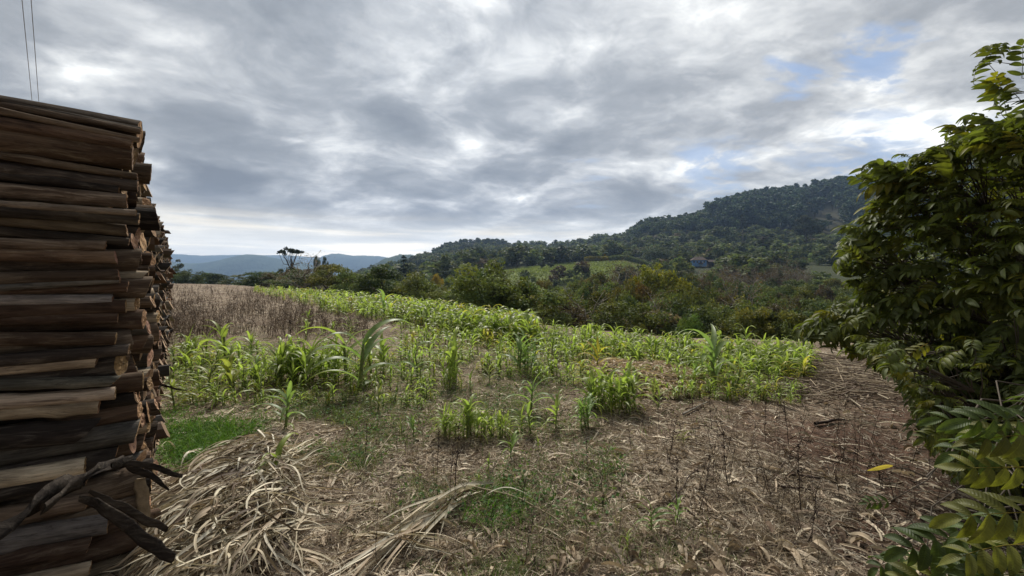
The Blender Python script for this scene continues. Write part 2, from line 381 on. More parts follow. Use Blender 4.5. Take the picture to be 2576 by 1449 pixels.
def plain(name, c, rough=.8, nscale=8, amt=.25, spec=.2):
    m, N, out = new_mat(name); pos = N.node('ShaderNodeTexCoord').outputs['Object']
    nz = N.noise(pos, nscale, 5, .6); lo = tuple(v*(1-amt) for v in c); hi = tuple(v*(1+amt) for v in c)
    b = bsdf(N, N.ramp(nz, [(.3, lo), (.7, hi)]), rough, spec, bump(N, nz, .01, .5)); N.l.new(b.outputs[0], out.inputs[0]); return m
M_TRUNK = plain('tree_trunk', (.085, .07, .055), nscale=3)
M_PALE = plain('pale_branch', (.26, .23, .19), nscale=3)
M_STALK = leaf_mat('corn_stalk', .15, .5, .3)
M_DEAD = plain('dead_stem', (.045, .03, .025), nscale=20)
def attr_mat(name, rough=.85):
    m, N, out = new_mat(name)
    c = N.node('ShaderNodeAttribute', attribute_name='col').outputs['Color']
    b = bsdf(N, c, rough, .12); N.l.new(b.outputs[0], out.inputs[0]); return m
M_ATTR = attr_mat('dry_plant_matter')
def ground_mat():
    m, N, out = new_mat('field_ground')
    pos = N.node('ShaderNodeNewGeometry').outputs['Position']
    c = N.node('ShaderNodeAttribute', attribute_name='col').outputs['Color']
    n1 = N.noise(pos, 2.2, 6, .65); n2 = N.noise(pos, 22, 6, .7, .4); n3 = N.noise(pos, 90, 4, .7)
    v = N.node('ShaderNodeTexVoronoi', {'Vector': N.node('ShaderNodeMapping', {'Vector': pos, 'Rotation': (0, 0, .6), 'Scale': (18, 60, 20)}).outputs[0], 'Scale': 1.0, 'Randomness': 1.0})
    c = N.mix(1.0, c, N.ramp(n1, [(.3, (.7, .7, .7)), (.7, (1.3, 1.28, 1.25))]), 'MULTIPLY')
    c = N.mix(1.0, c, N.ramp(n2, [(.32, (.35, .33, .32)), (.55, (1., 1., 1.)), (.72, (1.7, 1.65, 1.55))]), 'MULTIPLY')
    c = N.mix(N.m('MULTIPLY', N.rng(v.outputs['Distance'], .12, .30, 1., 0.), .35), c, (.30, .25, .19, 1))
    h = N.m('ADD', N.m('MULTIPLY', n2, 1.0), N.m('MULTIPLY', n3, .4))
    b = bsdf(N, c, .95, .08, bump(N, h, .03, .8)); N.l.new(b.outputs[0], out.inputs[0]); return m
M_GROUND = ground_mat()

# ------------------------------------------------------------------ ground sheet
def pxy(x, y):
    D = np.maximum(y, .5); return CX+x/D*FPX, HY+EYE*FPX/D
def blob(px, py, cx, cy, rx, ry, soft=.5):
    r = np.sqrt(((px-cx)/rx)**2+((py-cy)/ry)**2); return np.clip((1+soft-r)/(2*soft)*1.0, 0, 1)
def greenness(x, y):
    """cover of living green ground plants in the near field, 0..1; world position mapped through fixed patch outlines"""
    px, py = pxy(x, y); n = fbm(x*1.7, y*1.7, 11, 4)
    g = np.zeros_like(x)
    for a in [(520, 1100, 130, 75, 1.0), (820, 1080, 160, 70, .75), (600, 1000, 220, 50, .6), (900, 960, 260, 90, .55), (1250, 1290, 110, 50, .35), (1300, 1440, 220, 40, .7),
              (1480, 1330, 120, 110, .4), (1060, 960, 120, 60, .4), (1330, 1040, 90, 40, .5), (1500, 1200, 80, 80, .35), (560, 930, 150, 60, .4), (1650, 1390, 90, 40, .4),
              (1150, 900, 300, 50, .35), (880, 1150, 90, 40, .5), (1000, 1000, 620, 130, .42), (620, 930, 260, 90, .55), (1350, 900, 450, 50, .4), (1200, 1250, 300, 120, .3), (1500, 1400, 300, 70, .45)]:
        g = np.maximum(g, blob(px, py, *a[:4])*a[4])
    g = g*(np.clip((n-.30)*3.2, 0, 1.2)); return np.clip(g, 0, 1)
def straw_cover(x, y):
    px, py = pxy(x, y); n = fbm(x*1.3+5, y*1.3, 21, 4)
    s = .55+0*x
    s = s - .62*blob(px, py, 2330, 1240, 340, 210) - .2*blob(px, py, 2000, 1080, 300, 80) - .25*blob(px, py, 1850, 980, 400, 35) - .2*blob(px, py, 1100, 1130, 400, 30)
    s = s + .25*blob(px, py, 1500, 1200, 500, 120) + .2*blob(px, py, 830, 790, 160, 40)
    return np.clip(s+(n-.5)*1.1, 0, 1)
def build_ground():
    th = np.concatenate([np.linspace(-np.pi, -1.05, 60, endpoint=False), np.linspace(-1.05, 1.05, 760, endpoint=False), np.linspace(1.05, np.pi, 60, endpoint=False)])
    r = np.concatenate([[.05], np.geomspace(.5, 5300, 330)])
    R, T = np.meshgrid(r, th, indexing='ij'); X = R*np.sin(T); Y = R*np.cos(T); Z = gz(X, Y)
    V = np.stack([X, Y, Z], -1).reshape(-1, 3); F = grid_faces(1, len(r), len(th), True)[:, ::-1]
    x, y = V[:, 0], V[:, 1]
    g = greenness(x, y); s = straw_cover(x, y); px, py = pxy(x, y)
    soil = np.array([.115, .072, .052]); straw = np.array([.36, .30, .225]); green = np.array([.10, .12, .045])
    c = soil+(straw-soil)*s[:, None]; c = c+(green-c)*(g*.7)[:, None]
    # beyond the brow: valley floor, slopes, pastures, bare strips
    D = y; fr = np.clip((D-browD(px)-1)/4, 0, 1)[:, None]
    n = fbm(x/25, y/25, 31, 4)[:, None]
    land = np.array([.035, .045, .022])*(1-n)+np.array([.075, .085, .040])*n
    c = c*(1-fr)+land*fr
    def patch(cx, d0, rx, rd, colr, soft=.25):
        nonlocal c
        m = np.clip(blob(px, D, cx, d0, rx, rd, soft)+0*px, 0, 1)[:, None]; c = c*(1-m)+np.array(colr)*m
    patch(1450, 218, 230, 40, (.19, .23, .085)); patch(1290, 196, 110, 14, (.19, .23, .085)); patch(1560, 240, 150, 28, (.13, .165, .058))
    patch(1610, 262, 60, 12, (.19, .15, .11)); patch(1760, 440, 190, 12, (.12, .10, .062), .5); patch(1215, 330, 30, 40, (.10, .08, .05))
    patch(2080, 470, 45, 70, (.085, .085, .055)); patch(2140, 690, 60, 50, (.11, .10, .085)); patch(1160, 560, 40, 20, (.14, .12, .10))
    me = make_mesh('ground', V, [F], [M_GROUND], col=c, smooth=True)
    put('ground', me, kind='structure')
build_ground()

# ------------------------------------------------------------------ distant hills
def build_hills():
    m, N, out = new_mat('distant_hill'); pos = N.node('ShaderNodeNewGeometry').outputs['Position']
    c = N.ramp(N.noise(pos, .006, 6, .65), [(.35, (.04, .07, .05)), (.65, (.09, .125, .08))])
    b = bsdf(N, c, .95, .05, bump(N, N.noise(pos, .03, 5, .7), 12, 1.)); N.l.new(b.outputs[0], out.inputs[0])
    def hill(prof, D, depth, foot, seed, name='hills', k=260, bumpy=1.5):
        prof = np.array(prof, float); px = np.linspace(prof[0, 0], prof[-1, 0], k)
        py = np.interp(px, prof[:, 0], prof[:, 1]); py = np.convolve(np.pad(py, 4, 'edge'), np.ones(9)/9, 'valid')
        py = py-(fbm(px/9., px*0, seed, 4)-.5)*bumpy*2
        v = np.linspace(0, 1, 22)
        Vs = []
        for t in v:           # front slope, ridge at t=.5, back slope
            d = D+depth*(t-.5)*2; f = np.cos((t-.5)*np.pi)**.8
            top = EYE+(HY-py)/FPX*D
            ny = fbm(px/40., px*0+t*6, seed+3, 4)
            z = foot+(top-foot)*np.clip(f*(1+(ny-.5)*.5*(1-f)), 0, 1)
            Vs.append(np.stack([(px-CX)/FPX*D*(1+(d/D-1)*.3), np.full(k, d)+(ny-.5)*depth*.3*(1-f), z], -1))
        V = np.stack(Vs).reshape(-1, 3); me = make_mesh(name, V, [grid_faces(1, len(v), k)], [m], smooth=True)
        put(name, me, kind='structure')
    hill([(-900, 600), (100, 640), (300, 640), (415, 637), (470, 641), (520, 644), (590, 640), (650, 643), (720, 641), (800, 648), (950, 652), (1100, 660), (1500, 680)], 4500, 600, -160, 1, bumpy=1.2)
    hill([(-700, 700), (100, 690), (300, 668), (430, 660), (500, 664), (560, 655), (610, 641), (635, 637), (660, 642), (700, 651), (760, 660), (820, 672), (900, 690), (1000, 720)], 2700, 450, -160, 2, bumpy=1.)
    hill([(700, 700), (780, 665), (800, 650), (830, 639), (860, 638), (885, 643), (930, 643), (965, 645), (1000, 655), (1100, 670), (1300, 700)], 3500, 450, -160, 5, bumpy=1.2)
    hill([(880, 720), (930, 672), (965, 652), (1000, 641), (1030, 640), (1080, 650), (1200, 660), (1500, 690)], 1350, 220, -150, 8, bumpy=2.5)
build_hills()

# ------------------------------------------------------------------ trees
def leaf_quads(C, size, nvec=None, asp=1.6):
    """random little leaf sprays at points C"""
    n = len(C); d = nrm(RNG.normal(size=(n, 3))*np.array([1, 1, .6])); u = nrm(RNG.normal(size=(n, 3)) if nvec is None else nvec+.7*RNG.normal(size=(n, 3)))
    s = nrm(np.cross(d, u)+1e-6); d = np.cross(u, s)
    L = (size*rnd(.6, 1.4, n))[:, None]; w = L/asp
    V = np.stack([C-d*L*.5, C+s*w*.5+d*L*rnd(-.1, .1, (n, 1))-u*L*.12, C+d*L*.5, C-s*w*.5+d*L*rnd(-.1, .1, (n, 1))-u*L*.12], 1)
    return V.reshape(-1, 3), np.arange(n*4).reshape(n, 4)
def crown_geo(g, blobs, n, size, vary=.35, m=0, dark=(1, 1, 1)):
    """blobs (k,4): x,y,z,r ; leaves mostly in each blob's shell"""
    b = np.asarray(blobs, float); wgt = b[:, 3]**2; idx = RNG.choice(len(b), n, p=wgt/wgt.sum())
    d = nrm(RNG.normal(size=(n, 3))); d[:, 2] = np.where(d[:, 2] < -.6, -d[:, 2]*.6, d[:, 2]); rr = b[idx, 3]*(rnd(0, 1, n)**.30)*rnd(.85, 1.12, n)
    C = b[idx, :3]+d*rr[:, None]*np.array([1, 1, .75]); V, F = leaf_quads(C, size, d)
    bc = rnd(1-vary, 1+vary, len(b))[idx]*rnd(.75, 1.25, n)
    hue = rnd(-.12, .12, len(b))[idx]+rnd(-.08, .08, n)
    c = np.stack([bc*(1+hue), bc, bc*(1-hue)], -1); g.add(V, F, np.repeat(c, 4, 0), m=m)
def limb_geo(g, pts, r, m=1, ns=6):
    """pts list of polylines"""
    for p, rr in zip(pts, r):
        p = np.asarray(p, float)[None]; V, F = tubes(p, np.asarray(rr, float)[None], ns); g.add(V, F, (1, 1, 1), m=m)
def wob(a, b, k, amp):
    a = np.asarray(a, float); b = np.asarray(b, float); t = np.linspace(0, 1, k)[:, None]
    L = np.linalg.norm(b-a); p = a+(b-a)*t; p[1:-1] += RNG.normal(size=(k-2, 3))*amp*L; return p
def tree_parts(kind, q=1.0):
    """returns (crown Geo, trunk Geo), about 10 m tall, base at origin"""
    cr, tr = Geo(), Geo(); nL = lambda n: int(n*q); sz = lambda s: s/math.sqrt(min(q, 1.))*1.0
    if kind in ('broad', 'spread', 'feather', 'bush'):
        R, zc, rz, nb = {'broad': (3.5, 5.4, 4.1, 44), 'spread': (4.4, 6.4, 3.1, 44), 'feather': (3.6, 5.6, 3.9, 32), 'bush': (4.2, 3.9, 4.4, 70)}[kind]
        B = []
        for i in range(nb):
            d = nrm(RNG.normal(size=3)); d[2] = d[2] if d[2] > 0 else d[2]*(.9 if kind != 'spread' else .6); rr = rnd(.5, 1.0)
            B.append((d[0]*R*rr*rnd(.8, 1.15), d[1]*R*rr*rnd(.8, 1.15), zc+d[2]*rz*rr, rnd(.6, 1.35)*{'feather': .8, 'bush': 1.35}.get(kind, 1.1)))
        crown_geo(cr, B, nL({'feather': 3600, 'bush': 7000}.get(kind, 6200)), sz(.34))
        # a few loose twigs of leaf outside the mass
        n = nL(260); d = nrm(RNG.normal(size=(n, 3))); d[:, 2] = np.abs(d[:, 2])-.3
        V, F = leaf_quads(d*np.array([R, R, rz])*rnd(.95, 1.22, (n, 1))+np.array([0, 0, zc]), sz(.26)); cr.add(V, F, np.repeat(rnd(.8, 1.2, (n, 1)), 4, 0))
        t0 = wob((0, 0, -1.5), (rnd(-.4, .4), rnd(-.4, .4), zc*.7), 6, .03); limb_geo(tr, [t0], [np.linspace(.26, .14, 6)], 0)
        for b in sorted(B, key=lambda v: -v[3])[:int(12 if q > .5 else 4)]:
            s = t0[RNG.integers(2, 6)]; limb_geo(tr, [wob(s, b[:3], 5, .05)], [np.linspace(.11, .03, 5)], 0, 5)
    elif kind == 'eucalypt':
        H = 10; top = (rnd(-.5, .5), rnd(-.5, .5), H); t0 = wob((0, 0, -1.5), top, 8, .012)
        limb_geo(tr, [t0], [np.linspace(.17, .04, 8)], 0); B = []
        for i in range(22):
            z = rnd(3.6, 10.2); w = 1.6*math.sin(math.pi*min(1, (z-2.6)/8.2))**.7+.2; a = rnd(0, 6.28)
            c = (math.cos(a)*w*rnd(.3, 1), math.sin(a)*w*rnd(.3, 1), z); B.append((*c, rnd(.45, .95)))
            s = np.array([np.interp(z-.9, t0[:, 2], t0[:, 0]), np.interp(z-.9, t0[:, 2], t0[:, 1]), z-.9])
            if q > .5 or i % 4 == 0: limb_geo(tr, [wob(s, c, 4, .05)], [np.linspace(.05, .015, 4)], 0, 4)
        crown_geo(cr, B, nL(3000), sz(.30))
    elif kind == 'umbrella':      # tall sparse tree with puffs on a forked top
        t0 = wob((0, 0, -1.5), (.2, 0, 5.6), 6, .015); limb_geo(tr, [t0], [np.linspace(.22, .14, 6)], 0); B = []
        for i in range(17):
            a = i*2.4+rnd(-.3, .3); w = rnd(.6, 2.6); c = np.array((math.cos(a)*w, math.sin(a)*w, 8.2+1.4*math.sqrt(max(0, 1-(w/2.9)**2))+rnd(-.5, .3)))
            B.append((*c, rnd(.38, .62))); limb_geo(tr, [wob(t0[-1], c, 5, .05)], [np.linspace(.09, .025, 5)], 0, 5)
        for i in range(9):
            a = rnd(0, 6.28); B.append((math.cos(a)*rnd(.6, 1.9), math.sin(a)*rnd(.6, 1.9), rnd(3.6, 6.4), rnd(.5, .9)))
        crown_geo(cr, B, nL(2600), sz(.28))
    elif kind == 'cone':
        limb_geo(tr, [[(0, 0, -1.5), (0, 0, 5), (0, 0, 9.6)]], [[.2, .12, .03]], 0); B = []
        for i in range(46):
            z = rnd(1.2, 9.8); w = 2.3*(1-z/10.4)**.8; a = rnd(0, 6.28); B.append((math.cos(a)*w*rnd(.5, 1), math.sin(a)*w*rnd(.5, 1), z, .35+.35*(1-z/10)))
        crown_geo(cr, B, nL(3600), sz(.28))
    elif kind == 'bare':
        t0 = wob((0, 0, -1.5), (rnd(-.6, .6), rnd(-.6, .6), 6.), 6, .03); limb_geo(tr, [t0], [np.linspace(.2, .11, 6)], 0)
        tips = []
        for i in range(16):
            s = t0[RNG.integers(2, 6)]; a = rnd(0, 6.28); e = s+np.array([math.cos(a)*rnd(1., 3.2), math.sin(a)*rnd(1., 3.2), rnd(1.4, 4.4)])
            p = wob(s, e, 5, .06); limb_geo(tr, [p], [np.linspace(.085, .03, 5)], 0, 5); 
            for j in range(7):
                s2 = p[RNG.integers(1, 5)]; e2 = s2+RNG.normal(size=3)*np.array([.8, .8, .5])+np.array([0, 0, .7]); tips.append(e2)
                limb_geo(tr, [wob(s2, e2, 3, .08)], [[.03, .02, .01]], 0, 4)
        tips = np.array(tips); n = nL(900); C = tips[RNG.integers(0, len(tips), n)]+RNG.normal(size=(n, 3))*.45
        V, F = leaf_quads(C, sz(.22)); cr.add(V, F, np.repeat(rnd(.7, 1.3, (n, 1)), 4, 0))
    elif kind == 'palm':
        t0 = wob((0, 0, -1.5), (.25, 0, 8.2), 7, .01); limb_geo(tr, [t0], [np.linspace(.19, .14, 7)], 0)
        n = 22; a = np.arange(n)*2.4; el = rnd(-.1, 1.2, n); d0 = np.stack([np.cos(a)*np.cos(el), np.sin(a)*np.cos(el), np.sin(el)], -1)
        Pt = arc_paths(np.repeat(t0[-1:], n, 0), d0, rnd(2.2, 3.0, n), 1.5, 9)
        # leaflets hang from each rib
        T = nrm(np.gradient(Pt, axis=1)); sd = nrm(np.cross(T, np.array([0, 0, 1.])))
        for sgn in (-1, 1):
            for k in range(1, 9):
                b = Pt[:, k]; dirs = sd[:, k]*sgn*.8+T[:, k]*.5+np.array([0, 0, -.5]); pth = arc_paths(b, dirs, np.full(n, .75), 1.0, 3)
                V, F, t, u = path_ribbons(pth, np.full(n, .16)); cr.add(V, F, np.full((len(V), 1), rnd(.8, 1.2)))
        V, F, t, u = path_ribbons(Pt, np.full(n, .1)); cr.add(V, F)
    elif kind == 'araucaria':     # flat candelabra crown on a bare trunk
        t0 = wob((0, 0, -1.5), (0, 0, 9.4), 6, .004); limb_geo(tr, [t0], [np.linspace(.26, .14, 6)], 0); B = []
        for i in range(26):
            a = i*2.4; w = rnd(1.6, 3.6); c = np.array((math.cos(a)*w, math.sin(a)*w, 8.9+rnd(-.6, .6)+w*.12)); B.append((*c, rnd(.4, .7)))
            limb_geo(tr, [wob((0, 0, 8.+rnd(-.8, .8)), c, 4, .04)], [[.07, .05, .035, .02]], 0, 4)
        crown_geo(cr, B, nL(2400), sz(.3))
    return cr, tr
PROTO = {}
def proto(kind, var):
    k = (kind, var)
    if k not in PROTO:
        cr, tr = tree_parts(kind)
        PROTO[k] = (cr.mesh(kind+'_crown', [M_FOL]), tr.mesh(kind+'_trunk', [M_PALE if kind in ('bare', 'eucalypt') else M_TRUNK], True))
    return PROTO[k]
NV = {'broad': 5, 'spread': 3, 'feather': 2, 'bush': 3, 'eucalypt': 3, 'umbrella': 1, 'cone': 1, 'bare': 3, 'palm': 1, 'araucaria': 1}
TNAME = {'broad': 'broadleaf_tree', 'spread': 'spreading_tree', 'feather': 'feathery_tree', 'bush': 'shrub', 'eucalypt': 'eucalyptus_tree', 'umbrella': 'eucalyptus_tree', 'cone': 'conifer_tree', 'bare': 'bare_tree', 'palm': 'palm_tree', 'araucaria': 'umbrella_pine_tree'}
DARK = (.085, .120, .050); MID = (.14, .18, .062); OLIVE = (.15, .15, .04); YEL = (.36, .29, .04); BRN = (.125, .108, .072); LIGHT = (.075, .12, .035); GREY = (.12, .135, .10); EUC = (.062, .095, .062)
n_trees = 0
def tree(kind, x, y, h, wscale, colr, label, group=None, cat='tree', z=None):
    global n_trees
    cm, tm = proto(kind, int(RNG.integers(0, NV[kind])))
    z = float(gz(x, y)) if z is None else z; s = h/10.
    root = put(TNAME[kind], None, label=label, cat=cat, group=group, loc=(x, y, z), rot=(0, 0, rnd(0, 6.28)), scale=(s*wscale, s*wscale, s))
    root.empty_display_size = .5
    cf = tuple(float(c) for c in np.array(colr)*rnd(.8, 1.25)*rnd(.93, 1.07, 3))
    put('crown', cm, root, color=cf); put('trunk', tm, root); n_trees += 1; return root
def tree_at(kind, px, top, D, colr, label, wpx=None, group=None, cat='tree', minh=3., drop=0.):
    """tree whose top is seen at (px, top) when it stands D metres away"""
    x = (px-CX)/FPX*D; z = float(gz(x, D)); ztop = EYE+(HY-top)/FPX*D; h = max(ztop-z, minh)
    base = {'broad': 7.6, 'spread': 9.6, 'feather': 7.6, 'bush': 9.4, 'eucalypt': 3.8, 'umbrella': 5.6, 'cone': 4.8, 'bare': 6, 'palm': 5.5, 'araucaria': 7.5}[kind]
    topf = {'broad': 1.02, 'spread': 1.0, 'bush': .94, 'araucaria': 1.0, 'palm': .98}.get(kind, 1.0)
    h = h/topf; ws = 1.0 if wpx is None else (wpx/FPX*D)/(base*h/10.)
    return tree(kind, x, D, h, ws, colr, label, group, cat, z)
GV = 'trees of the ravine wood below the field'; GH = 'trees on the far hillside'; GL = 'trees along the left end of the field'
def notable_trees():
    T = tree_at
    T('feather', 432, 646, 94, GREY, 'pale thin-leaved tree at the left end of the field, half hidden by the log pile', 60)
    T('bush', 478, 672, 88, DARK, 'dark rounded shrub right of the pale thin-leaved tree at the field edge', 80, GL, 'shrub')
    T('bush', 545, 680, 84, (.05, .075, .035), 'dark shrub between two paler bushes below the blue mountain', 64, GL, 'shrub')
    T('bush', 515, 678, 92, DARK, 'dark green shrub beside the small dark shrub at the field edge', 70, GL, 'shrub')
    T('feather', 590, 686, 80, GREY, 'grey-green thin bush at the foot of the blue mountain', 70, GL, 'shrub')
    T('bush', 628, 693, 72, DARK, 'low dark shrub just left of the first corn on the crest', 92, GL, 'shrub')
    T('bush', 680, 700, 69, BRN, 'brown-leaved shrub left of the tall forked eucalyptus', 50, GL, 'shrub')
    T('bush', 430, 678, 89, DARK, 'dark low shrub beside the log ends at the far left field edge', 90, GL, 'shrub')
    T('bush', 655, 700, 75, MID, 'mid green shrub left of the brown-leaved one', 60, GL, 'shrub')
    T('bush', 715, 690, 66, BRN, 'brown shrub standing right under the forked eucalyptus', 70, GL, 'shrub')
    T('umbrella', 731, 624, 85, (.03, .042, .026), 'tall eucalyptus with a forked see-through crown against the blue mountains', 62)
    T('broad', 726, 658, 83, (.10, .12, .07), 'dull green tree hiding the trunk of the forked eucalyptus', 56)
    T('broad', 745, 664, 78, BRN, 'brownish round tree at the foot of the forked eucalyptus', 90)
    T('broad', 775, 672, 90, DARK, 'dark tree directly right of the forked eucalyptus', 60)
    T('spread', 812, 655, 100, OLIVE, 'olive flat-topped tree right of the forked eucalyptus', 70)
    T('eucalypt', 797, 652, 150, EUC, 'small slender eucalyptus behind the olive flat-topped tree', 22)
    T('eucalypt', 820, 650, 150, EUC, 'slender eucalyptus right behind the olive flat-topped tree', 20)
    T('cone', 1015, 640, 150, (.024, .04, .022), 'dark pointed conifer rising above the left wood', 52)
    T('palm', 925, 700, 60, (.04, .06, .025), 'palm in the wood behind the corn band', 40)
    T('spread', 1101, 688, 105, YEL, 'leftmost yellow-leaved tree in the ravine wood', 45)
    T('spread', 1151, 691, 95, YEL, 'second yellow-leaved tree from the left in the ravine wood', 42)
    T('spread', 860, 685, 80, (.24, .20, .05), 'yellowish tree left of the pointed conifer', 60)
    T('spread', 968, 702, 70, (.24, .20, .05), 'yellowish tree above the corn band below the pointed conifer', 60)
    T('spread', 1254, 712, 70, (.40, .36, .04), 'bright yellow tree in the middle of the ravine wood', 52)
    T('spread', 1318, 698, 85, (.38, .34, .04), 'small bright yellow tree right of the brightest yellow tree', 40)
    T('broad', 1366, 672, 80, (.15, .13, .045), 'olive-brown peaked tree in front of the pale green field', 70)
    T('bush', 1404, 768, 34, (.20, .15, .03), 'low shrub with yellow tips behind the corn', 44, None, 'shrub')
    T('bush', 1400, 790, 31, (.12, .145, .065), 'grey-green shrub below the yellow-tipped shrub', 90, None, 'shrub')
    T('bush', 1262, 762, 36, (.11, .17, .05), 'light green rounded shrub behind the corn in the middle', 110, None, 'shrub')
    T('bush', 1340, 768, 36, (.12, .165, .065), 'pale green shrub right of the rounded shrub behind the corn', 90, None, 'shrub')
    T('bush', 1165, 782, 30, (.10, .135, .055), 'small shrub behind the corn crest left of the light green shrubs', 50, None, 'shrub')
    T('spread', 1663, 652, 68, (.20, .19, .03), 'large olive-yellow spreading tree standing highest in the ravine wood', 170)
    T('broad', 1600, 690, 62, (.19, .14, .04), 'rusty olive tree left of the largest spreading tree', 110)
    T('broad', 1800, 706, 52, (.13, .15, .045), 'broad olive-green tree in front of the brown bare grove', 150)
    T('broad', 1640, 772, 36, MID, 'mid green tree below the largest spreading tree', 120)
    T('broad', 1570, 770, 40, MID, 'round green tree behind the corn crest', 100)
    T('feather', 1890, 770, 36, (.11, .125, .065), 'loose grey-green tree under the brown bare grove', 170)
    T('broad', 2040, 740, 33, DARK, 'dark tree behind the tip of the near right tree', 150)
    T('broad', 1975, 720, 60, (.10, .115, .055), 'dull green tree behind the loose grey-green tree', 110)
    T('bush', 1732, 815, 19, (.13, .22, .06), 'bright green shrub just behind the tallest corn plant', 84, None, 'shrub')
    T('bare', 1500, 680, 66, (.10, .075, .05), 'pale-limbed nearly bare tree in the ravine wood, left of the rusty olive tree', 120)
    T('bare', 1560, 684, 70, (.11, .07, .05), 'nearly bare tree with pale forked limbs beside the rusty olive tree', 80)
    T('bare', 1232, 735, 55, (.08, .07, .04), 'nearly bare tree beside the brightest yellow tree', 60)
    T('araucaria', 1920, 590, 310, (.026, .042, .026), 'flat-crowned pine with a bare trunk on the slope right of the blue house', 70)
    T('eucalypt', 1871, 540, 380, (.045, .06, .04), 'eucalyptus with a pale trunk at the foot of the dark hill forest', 22)
    T('spread', 2030, 540, 330, (.05, .062, .038), 'large pale-crowned tree on the upper right slope', 70)
    T('palm', 1547, 592, 400, (.035, .05, .025), 'palm on the ridge at the left foot of the dark hill', 20)
    T('palm', 2106, 449, 640, (.03, .04, .03), 'left palm of the pair on the hilltop', 12)
    T('palm', 2118, 445, 640, (.03, .04, .03), 'right palm of the pair on the hilltop', 12)
    T('eucalypt', 1397, 604, 560, EUC, 'lone tall tree standing up from the middle ridge', 14)
    T('bush', 1655, 612, 285, (.06, .088, .04), 'large round dark tree left of the blue house', 80)
    T('bush', 1728, 636, 262, (.02, .034, .018), 'dark bush at the left corner of the blue house', 14, None, 'shrub')
    T('broad', 1362, 655, 225, (.026, .04, .018), 'dark tree on the upper edge of the pale green field', 22)
    T('broad', 1385, 658, 228, (.026, .04, .018), 'second dark tree on the upper edge of the pale green field', 20)
notable_trees()
def fill_trees():
    # ravine wood: rows of crowns, farther rows higher in the picture
    tops = np.array([(640, 705), (760, 700), (900, 705), (1000, 715), (1100, 715), (1180, 706), (1330, 702), (1450, 690), (1600, 688), (1720, 695), (1850, 704), (2000, 716), (2200, 720), (2700, 720)], float)
    lab = {'d': ('broad', DARK, 'dark green broadleaf tree in the ravine wood below the field', 'dark trees of the ravine wood'),
           'm': ('broad', MID, 'mid green broadleaf tree in the ravine wood below the field', 'mid green trees of the ravine wood'),
           'b': ('broad', BRN, 'brownish thin-leaved tree in the ravine wood below the field', 'brownish trees of the ravine wood'),
           'o': ('spread', (.14, .145, .045), 'olive flat-topped tree in the ravine wood below the field', 'olive trees of the ravine wood'),
           'n': ('bare', (.14, .11, .075), 'nearly leafless tree in the ravine wood below the field', 'leafless trees of the ravine wood')}
    for D, gap, dy in ((26, 105, 62), (34, 95, 42), (44, 82, 24), (56, 70, 10), (70, 60, 2), (90, 50, -6), (115, 42, -14), (145, 36, -20)):
        px = 660+rnd(0, gap) if D < 80 else 640+rnd(0, gap)
        while px < 2620:
            d = D*rnd(.92, 1.08)
            if d > browD(px)*1.25+4 and not (1180 < px < 1600 and D > 80 and rnd() < (1. if D > 100 else .5)):
                t = np.interp(px, tops[:, 0], tops[:, 1])+dy*1.0+rnd(-9, 15)
                k = RNG.choice(list('dddmmmmmmbon'))
                kd, cc, lb, gr = lab[k]
                tree_at(kd, px, t, d, cc, lb, gap*rnd(1.15, 1.9), gr, minh=5.)
            px += gap*rnd(.5, 1.0)
    # brown leafless grove behind
    for i in range(26):
        tree_at('bare', rnd(1820, 2030), rnd(664, 690), rnd(120, 165), (.12, .085, .06), 'bare brown tree in the grove right below the blue house', rnd(30, 48), 'bare brown trees of the grove')
fill_trees()
print('trees', n_trees)

